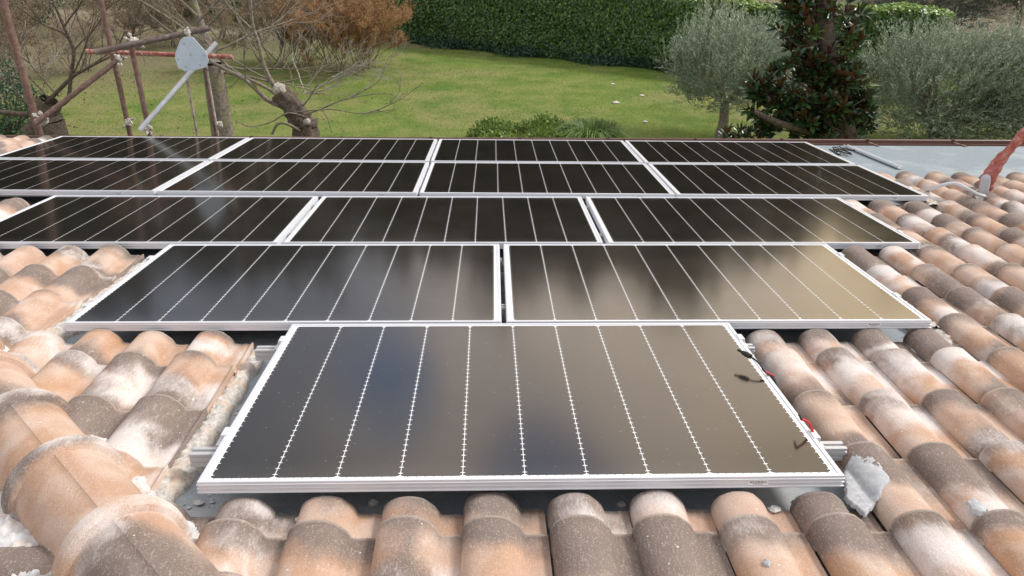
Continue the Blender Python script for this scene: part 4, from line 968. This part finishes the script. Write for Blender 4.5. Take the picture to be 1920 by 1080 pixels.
# bare trees and shrubs on the left
def bare(name, base, dirs, ln, r, depth, label, cat, mt, seed, leafm=None, nleaf=0, leafz=None, lsize=.05, **kw):
    random.seed(seed); segs, tips = [], []; b0 = np.array([base.x, base.y, gz(base.x, base.y)-.05])
    for d in dirs: grow(segs, tips, b0+np.array([random.uniform(-1, 1)*kw.get('foot', .05), random.uniform(-1, 1)*kw.get('foot', .05), 0]), d, ln*random.uniform(.85, 1.15), r, depth, **{k: v for k, v in kw.items() if k != 'foot'})
    e = empty(name, loc=tuple(b0), label=label, cat=cat)
    thick = [s for s in segs if s[2] > r*.45]; thin = [s for s in segs if s[2] <= r*.45]
    tubes_obj('trunk' if 'tree' in name else 'stems', thick or segs[:3], mt[0], e, 7)
    if thin: tubes_obj('twigs', thin, mt[1], e, 3)
    if leafm and nleaf:
        ts = [s for s in thin] or segs; sel = rng.integers(0, len(ts), nleaf); f = rng.random(nleaf)[:, None]
        A = np.array([ts[i][0] for i in sel]); Bq = np.array([ts[i][1] for i in sel]); pp = A+(Bq-A)*f+rng.normal(size=(nleaf, 3))*.035
        if leafz is not None: k = pp[:, 2] > leafz; pp = pp[k]; 
        leaves_obj('foliage', [leaf_arrays(pp, rng.normal(size=(len(pp), 3))+np.array([[0, 0, .3]]), lsize, lsize*.35)], leafm, e)
    return e
def fan(n, el, jit=.3):
    return [np.array([math.cos(2*math.pi*k/n+random.uniform(-jit, jit))*math.cos(el), math.sin(2*math.pi*k/n+random.uniform(-jit, jit))*math.cos(el), math.sin(el)+random.uniform(0, .3)]) for k in range(n)]
# trunk tree behind the scaffold
YT = 9.8; tb = atY(415, 252, YT); e = empty('bare_tree', loc=(tb.x+.1, YT, 0), label='bare tree with thick grey trunk right behind the scaffold plate', cat='tree')
segs = []; tpp = [Vector((tb.x+.12, YT, -.1)), atY(418, 252, YT), atY(404, 160, YT), atY(398, 120, YT), atY(380, 60, YT+.1), atY(362, 0, YT+.2), atY(350, -90, YT+.2)]; rr_ = [.21, .165, .15, .14, .065, .05, .03]
for a, b, r0, r1 in zip(tpp[:-1], tpp[1:], rr_[:-1], rr_[1:]): segs.append((np.array(a), np.array(b), r0, r1))
tips = []; random.seed(31); thin = []
for (sx_, sy_, dx, dy, dz) in ((398, 120, .9, -.3, -.15), (400, 130, 1, .1, -.3), (395, 110, -.8, .2, .5), (396, 112, .4, .3, .8), (372, 40, .6, .2, .7), (370, 30, -.7, 0, .6), (362, 5, .5, .2, .8), (385, 80, -.6, -.3, .5), (392, 100, .9, .2, .3), (380, 60, .8, .1, .6)):
    grow(thin, tips, np.array(atY(sx_, sy_, YT)), np.array([dx, dy, dz]), .95, .020, 3, .25, .06, (2, 3), .72, 4, .55)
segs += [s for s in thin if s[2] > .012]; thin = [s for s in thin if s[2] <= .012]
tubes_obj('trunk', segs, M['bark'], e, 9); tubes_obj('twigs', thin, M['twig'], e, 3)
# pruned tree with stubbed trunk
YP = 8.6; pb_ = atY(575, 250, YP); e = empty('pruned_tree', loc=(pb_.x, YP, 0), label='stubby pruned tree with twisted cut trunk leaning left above the far panels', cat='tree')
tpp = [Vector((pb_.x+.05, YP, -.1)), atY(574, 262, YP), atY(570, 235, YP), atY(548, 200, YP), atY(522, 172, YP)]; rr_ = [.16, .155, .15, .125, .10]; segs = [(np.array(a), np.array(b), r0, r1) for a, b, r0, r1 in zip(tpp[:-1], tpp[1:], rr_[:-1], rr_[1:])]
mb = MB(); pts_s = bez(tpp, 8); rl = []
for i in range(len(pts_s)):
    f = i/(len(pts_s)-1); rl.append(.19*(1-f)+.115*f+.012*math.sin(i*1.7))
NSD = 28; vs = []; prev = None
for i, p in enumerate(pts_s):                                   # twisted, furrowed trunk
    t = (pts_s[min(i+1, len(pts_s)-1)]-pts_s[max(i-1, 0)]).normalized(); a = t.orthogonal().normalized() if prev is None else (prev-t*prev.dot(t)).normalized(); prev = a; b = t.cross(a)
    for k in range(NSD):
        th = 2*math.pi*k/NSD; rq = rl[i]*(1+.10*math.sin(5*th+i*.45)+.07*math.sin(9*th-i*.3)+.05*mn.noise(Vector((k*.7, i*.5, 0)))); vs.append(p+(a*math.cos(th)+b*math.sin(th))*rq-e.location)
mb.add(vs, [(i*NSD+k, i*NSD+(k+1) % NSD, (i+1)*NSD+(k+1) % NSD, (i+1)*NSD+k) for i in range(len(pts_s)-1) for k in range(NSD)]); mb.build('trunk', M['bark_dark'], e, smooth=True)
mb = MB(); i = len(pts_s)-1; mb.add([v for v in vs[-NSD:]], [tuple(range(NSD))]); 
mb.tube([pts_s[-4]-e.location+Vector((.01, -.035, .035)), pts_s[-2]-e.location+Vector((.01, -.03, .045)), pts_s[-1]-e.location+Vector((0, -.02, .03))], [.075, .105, .095], 14); mb.build('cut_face', M['bark_cut'], e)
kn = atY(577, 226, YP)-Vector((0, .13, 0)); mb = MB(); mb.tube([kn-e.location+Vector((0, .08, 0)), kn-e.location, kn-e.location-Vector((0, .012, 0))], [.055, .045, .02], 12); mb.build('knot', M['bark_cut'], e)
segs, tips = [], []; random.seed(33)
def bpath(pts, r0, r1):
    pp = bez(pts, 5)
    for i in range(len(pp)-1): segs.append((np.array(pp[i]), np.array(pp[i+1]), r0+(r1-r0)*i/len(pp), r0+(r1-r0)*(i+1)/len(pp)))
    return pp
bpath([atY(548, 205, YP), atY(505, 190, YP+.1), atY(460, 150, YP+.2), atY(400, 118, YP+.3), atY(375, 90, YP+.4)], .036, .018)
bpath([atY(540, 195, YP), atY(500, 165, YP+.1), atY(450, 140, YP+.3), atY(410, 110, YP+.4)], .028, .014)
bpath([atY(520, 172, YP), atY(497, 130, YP), atY(485, 85, YP), atY(472, 40, YP), atY(468, -20, YP)], .035, .02)
bpath([atY(570, 215, YP-.1), atY(600, 205, YP-.1), atY(650, 185, YP-.1), atY(720, 175, YP), atY(745, 183, YP)], .012, .004)
bpath([atY(575, 220, YP-.1), atY(540, 212, YP-.2), atY(510, 228, YP-.2), atY(470, 238, YP-.2), atY(440, 225, YP-.1)], .011, .005)
bpath([atY(555, 210, YP-.1), atY(620, 205, YP-.2), atY(680, 213, YP-.2), atY(740, 205, YP-.2)], .010, .003)
bpath([atY(562, 245, YP-.15), atY(540, 233, YP-.25), atY(520, 233, YP-.25), atY(510, 252, YP-.25)], .022, .016)
bpath([atY(600, 200, YP-.1), atY(615, 225, YP-.15), atY(622, 250, YP-.15)], .008, .004)
for (x, y, dx, dz, l) in ((497, 130, -.5, .7, .7), (485, 85, .7, .8, .8), (478, 60, -.6, .6, .8), (470, 20, .6, .5, .8), (505, 150, -.7, .3, .7), (650, 185, .7, .35, .5), (460, 150, .2, .9, .6), (430, 130, -.4, .8, .6), (400, 118, -.7, .5, .6), (560, 212, .6, .6, .5), (680, 213, .8, .2, .4)):
    grow(segs, tips, np.array(atY(x, y, YP)), np.array([dx, random.uniform(-.3, .5), dz]), l, .013, 3, .3, .05, (2, 3), .7, 4, .6, .002)
tubes_obj('branches', segs, M['bark'], e, 5)
# pale spreading dead branch mass in front of the russet shrub
g = atG(565, 172); bare('bare_shrub', g, fan(3, .7)+[np.array([1, -.1, .35]), np.array([.9, -.3, .55]), np.array([1, -.4, .2])], 1.15, .020, 4, 'pale leafless shrub with long sweeping twigs in front of the russet bush', 'shrub', (M['twig_pale'], M['twig_pale']), 41, bend=.3, upb=.03, split=(2, 2), ratio=.7, steps=5, spread=.5, rmin=.003, foot=.15)
g = atG(650, 132); bare('russet_bush', g, fan(20, 1.0)+fan(12, .55), 1.15, .020, 3, 'large rust-orange dried bush at the left end of the hedge', 'bush', (M['twig'], M['twig']), 42, M['russet'], 90000, .15, .055, bend=.3, upb=.10, split=(2, 3), ratio=.72, steps=4, spread=.5, rmin=.004, foot=.7)
g = atG(545, 122); bare('dry_bush', g, fan(18, .9), 1.15, .022, 3, 'tan dried bush touching the left side of the russet bush', 'bush', (M['twig'], M['twig']), 43, M['straw'], 60000, .2, .055, bend=.3, upb=.06, split=(2, 3), ratio=.72, steps=4, spread=.55, rmin=.004, foot=.7)
specs = [(500, 62, 1.5, 51, 'grey tangle of bare branches left of the russet bush near the top edge', 'twig_pale', 0), (430, 58, 1.3, 52, 'bare brown shrub at the top edge behind the bare tree', 'twig', 10500), (330, 70, .9, 53, 'low reddish dry shrub behind the scaffold plate', 'twig', 12000), (240, 75, .9, 54, 'low reddish dry shrub above the dark scaffold tube', 'twig', 12000),
 (130, 48, 1.5, 55, 'brown leafless shrub at the top left behind the lawn', 'twig', 7500), (40, 52, 1.6, 56, 'dense dead bramble in the top left corner', 'twig', 15000), (20, 130, 1.25, 57, 'tangled bare bush on the left edge beside the thick leaning pole', 'twig', 15000), (30, 200, 1.0, 58, 'tangle of dry twigs at the left edge just above the roof tiles', 'twig_pale', 1500), (260, 28, 1.3, 60, 'brown dry shrub at the top edge right of the thick scaffold pole', 'twig', 14000), (395, 22, 1.2, 62, 'tan dry shrub at the top edge above the red tube end', 'twig', 14000), (150, 120, .7, 59, 'thin dry shrub right of the leaning pole', 'twig', 1500)]
for (x, y, l, sd_, lb, tw, nl) in specs:
    g = atG(x, y+18); bare('bare_shrub', g, fan(9, .95), l, .024, 3, lb, 'shrub', (M['twig'], M[tw]), sd_, M['straw'] if nl else None, nl, .1, .06, bend=.35, upb=.08, split=(2, 3), ratio=.72, steps=4, spread=.6, rmin=.0045, foot=.4)
# small tree on the left with curving dark limbs
YL = 9.2; lb0 = atY(95, 250, YL); random.seed(61); segs, tips = [], []
e = empty('bare_tree', loc=(lb0.x, YL, 0), label='bare tree with dark stump and curving limbs left of the diagonal brace tube', cat='tree')
bpath([Vector((lb0.x, YL, -.1)), atY(98, 250, YL), atY(85, 215, YL), atY(95, 190, YL)], .22, .15)
bpath([atY(60, 250, YL), atY(75, 225, YL), atY(60, 205, YL)], .15, .08)
bpath([atY(80, 205, YL), atY(95, 185, YL), atY(135, 145, YL), atY(160, 130, YL), atY(195, 112, YL), atY(230, 100, YL)], .035, .010)
bpath([atY(85, 205, YL), atY(125, 190, YL), atY(133, 140, YL), atY(138, 95, YL), atY(120, 50, YL), atY(105, 15, YL), atY(90, -20, YL)], .030, .014)
bpath([atY(138, 95, YL), atY(122, 65, YL), atY(80, 45, YL), atY(30, 10, YL)], .018, .009)
bpath([atY(70, 215, YL), atY(40, 214, YL), atY(0, 210, YL), atY(-60, 205, YL)], .04, .03)
for (x, y, dx, dz, l) in ((135, 145, .5, .7, .6), (160, 130, .6, .5, .5), (138, 95, .7, .7, .7), (120, 50, .6, .6, .7), (105, 15, -.6, .6, .7), (80, 45, -.3, .8, .7), (195, 112, .7, .4, .5), (110, 180, -.7, .4, .6), (95, 190, -.6, .7, .7), (60, 205, -.7, .6, .7)):
    grow(segs, tips, np.array(atY(x, y, YL)), np.array([dx, random.uniform(-.3, .5), dz]), l, .012, 3, .3, .06, (2, 3), .7, 4, .6, .002)
tubes_obj('trunk', segs, M['bark_dark'], e, 6)
# dark evergreen undergrowth behind the shrubs, top left
def thicket(x, y, rx, rz, n, label, mt, ls=.09):
    g = atG(x, y); e = empty('evergreen_shrub', loc=(g.x, g.y, 0), label=label, cat='shrub'); u = unit(rng.normal(size=(n, 3))); rad = rng.uniform(.3, 1, n)**.4*(1+.15*np.sin(u[:, 0]*6)+.1*np.sin(u[:, 2]*8))
    Pp = u*rad[:, None]*np.array([[rx, rx*.6, rz]])+np.array([[g.x, g.y, rz*.8]]); k = Pp[:, 2] > 0; Pp = Pp[k]
    leaves_obj('foliage', [leaf_arrays(Pp, rng.normal(size=(len(Pp), 3)), ls, ls*.6)], mt, e)
    tubes_obj('stems', [(np.array([g.x, g.y, 0]), np.array([g.x, g.y, rz*.8])+rvec()*np.array([rx, rx*.5, rz])*.6, .03, .01) for _ in range(12)], M['bark_dark'], e, 4)
thicket(30, 45, 2.2, 1.1, 9000, 'dark evergreen thicket in the far top left corner', M['ivy_under'])
thicket(200, 12, 2.6, 1.0, 7000, 'dark green undergrowth at the top edge above the dark scaffold tube', M['ivy_under'])
thicket(25, 250, .9, .9, 6000, 'dark green shrub at the left edge right behind the roof tiles', M['ivy_under'], .06)

# tall wood far beyond the field: out of the picture, mirrored in the panel glass
n = 80000; th = rng.uniform(R(-75), R(78), n); ds = rng.uniform(62, 80, n); tp_ = 9.5+.8*np.sin(th*9)+.7*np.sin(th*23+1)+.5*np.sin(th*51)+rng.normal(0, .8, n)
tp_ = tp_*np.interp(np.degrees(th), [-75, -12, 2, 18, 24, 40, 78], [1.75, 1.75, 1.8, 1.75, 1.5, 1.4, 1.4]); zz = rng.uniform(0, 1, n)*tp_
V, F, c = leaf_arrays(np.stack([np.sin(th)*ds, np.cos(th)*ds, zz], 1), rng.normal(size=(n, 3)), 2.2, 1.8)
tag(npmesh('wood', V, F, M['far'], c), 'far wood of dark trees beyond the dry field', 'wood', kind='stuff')
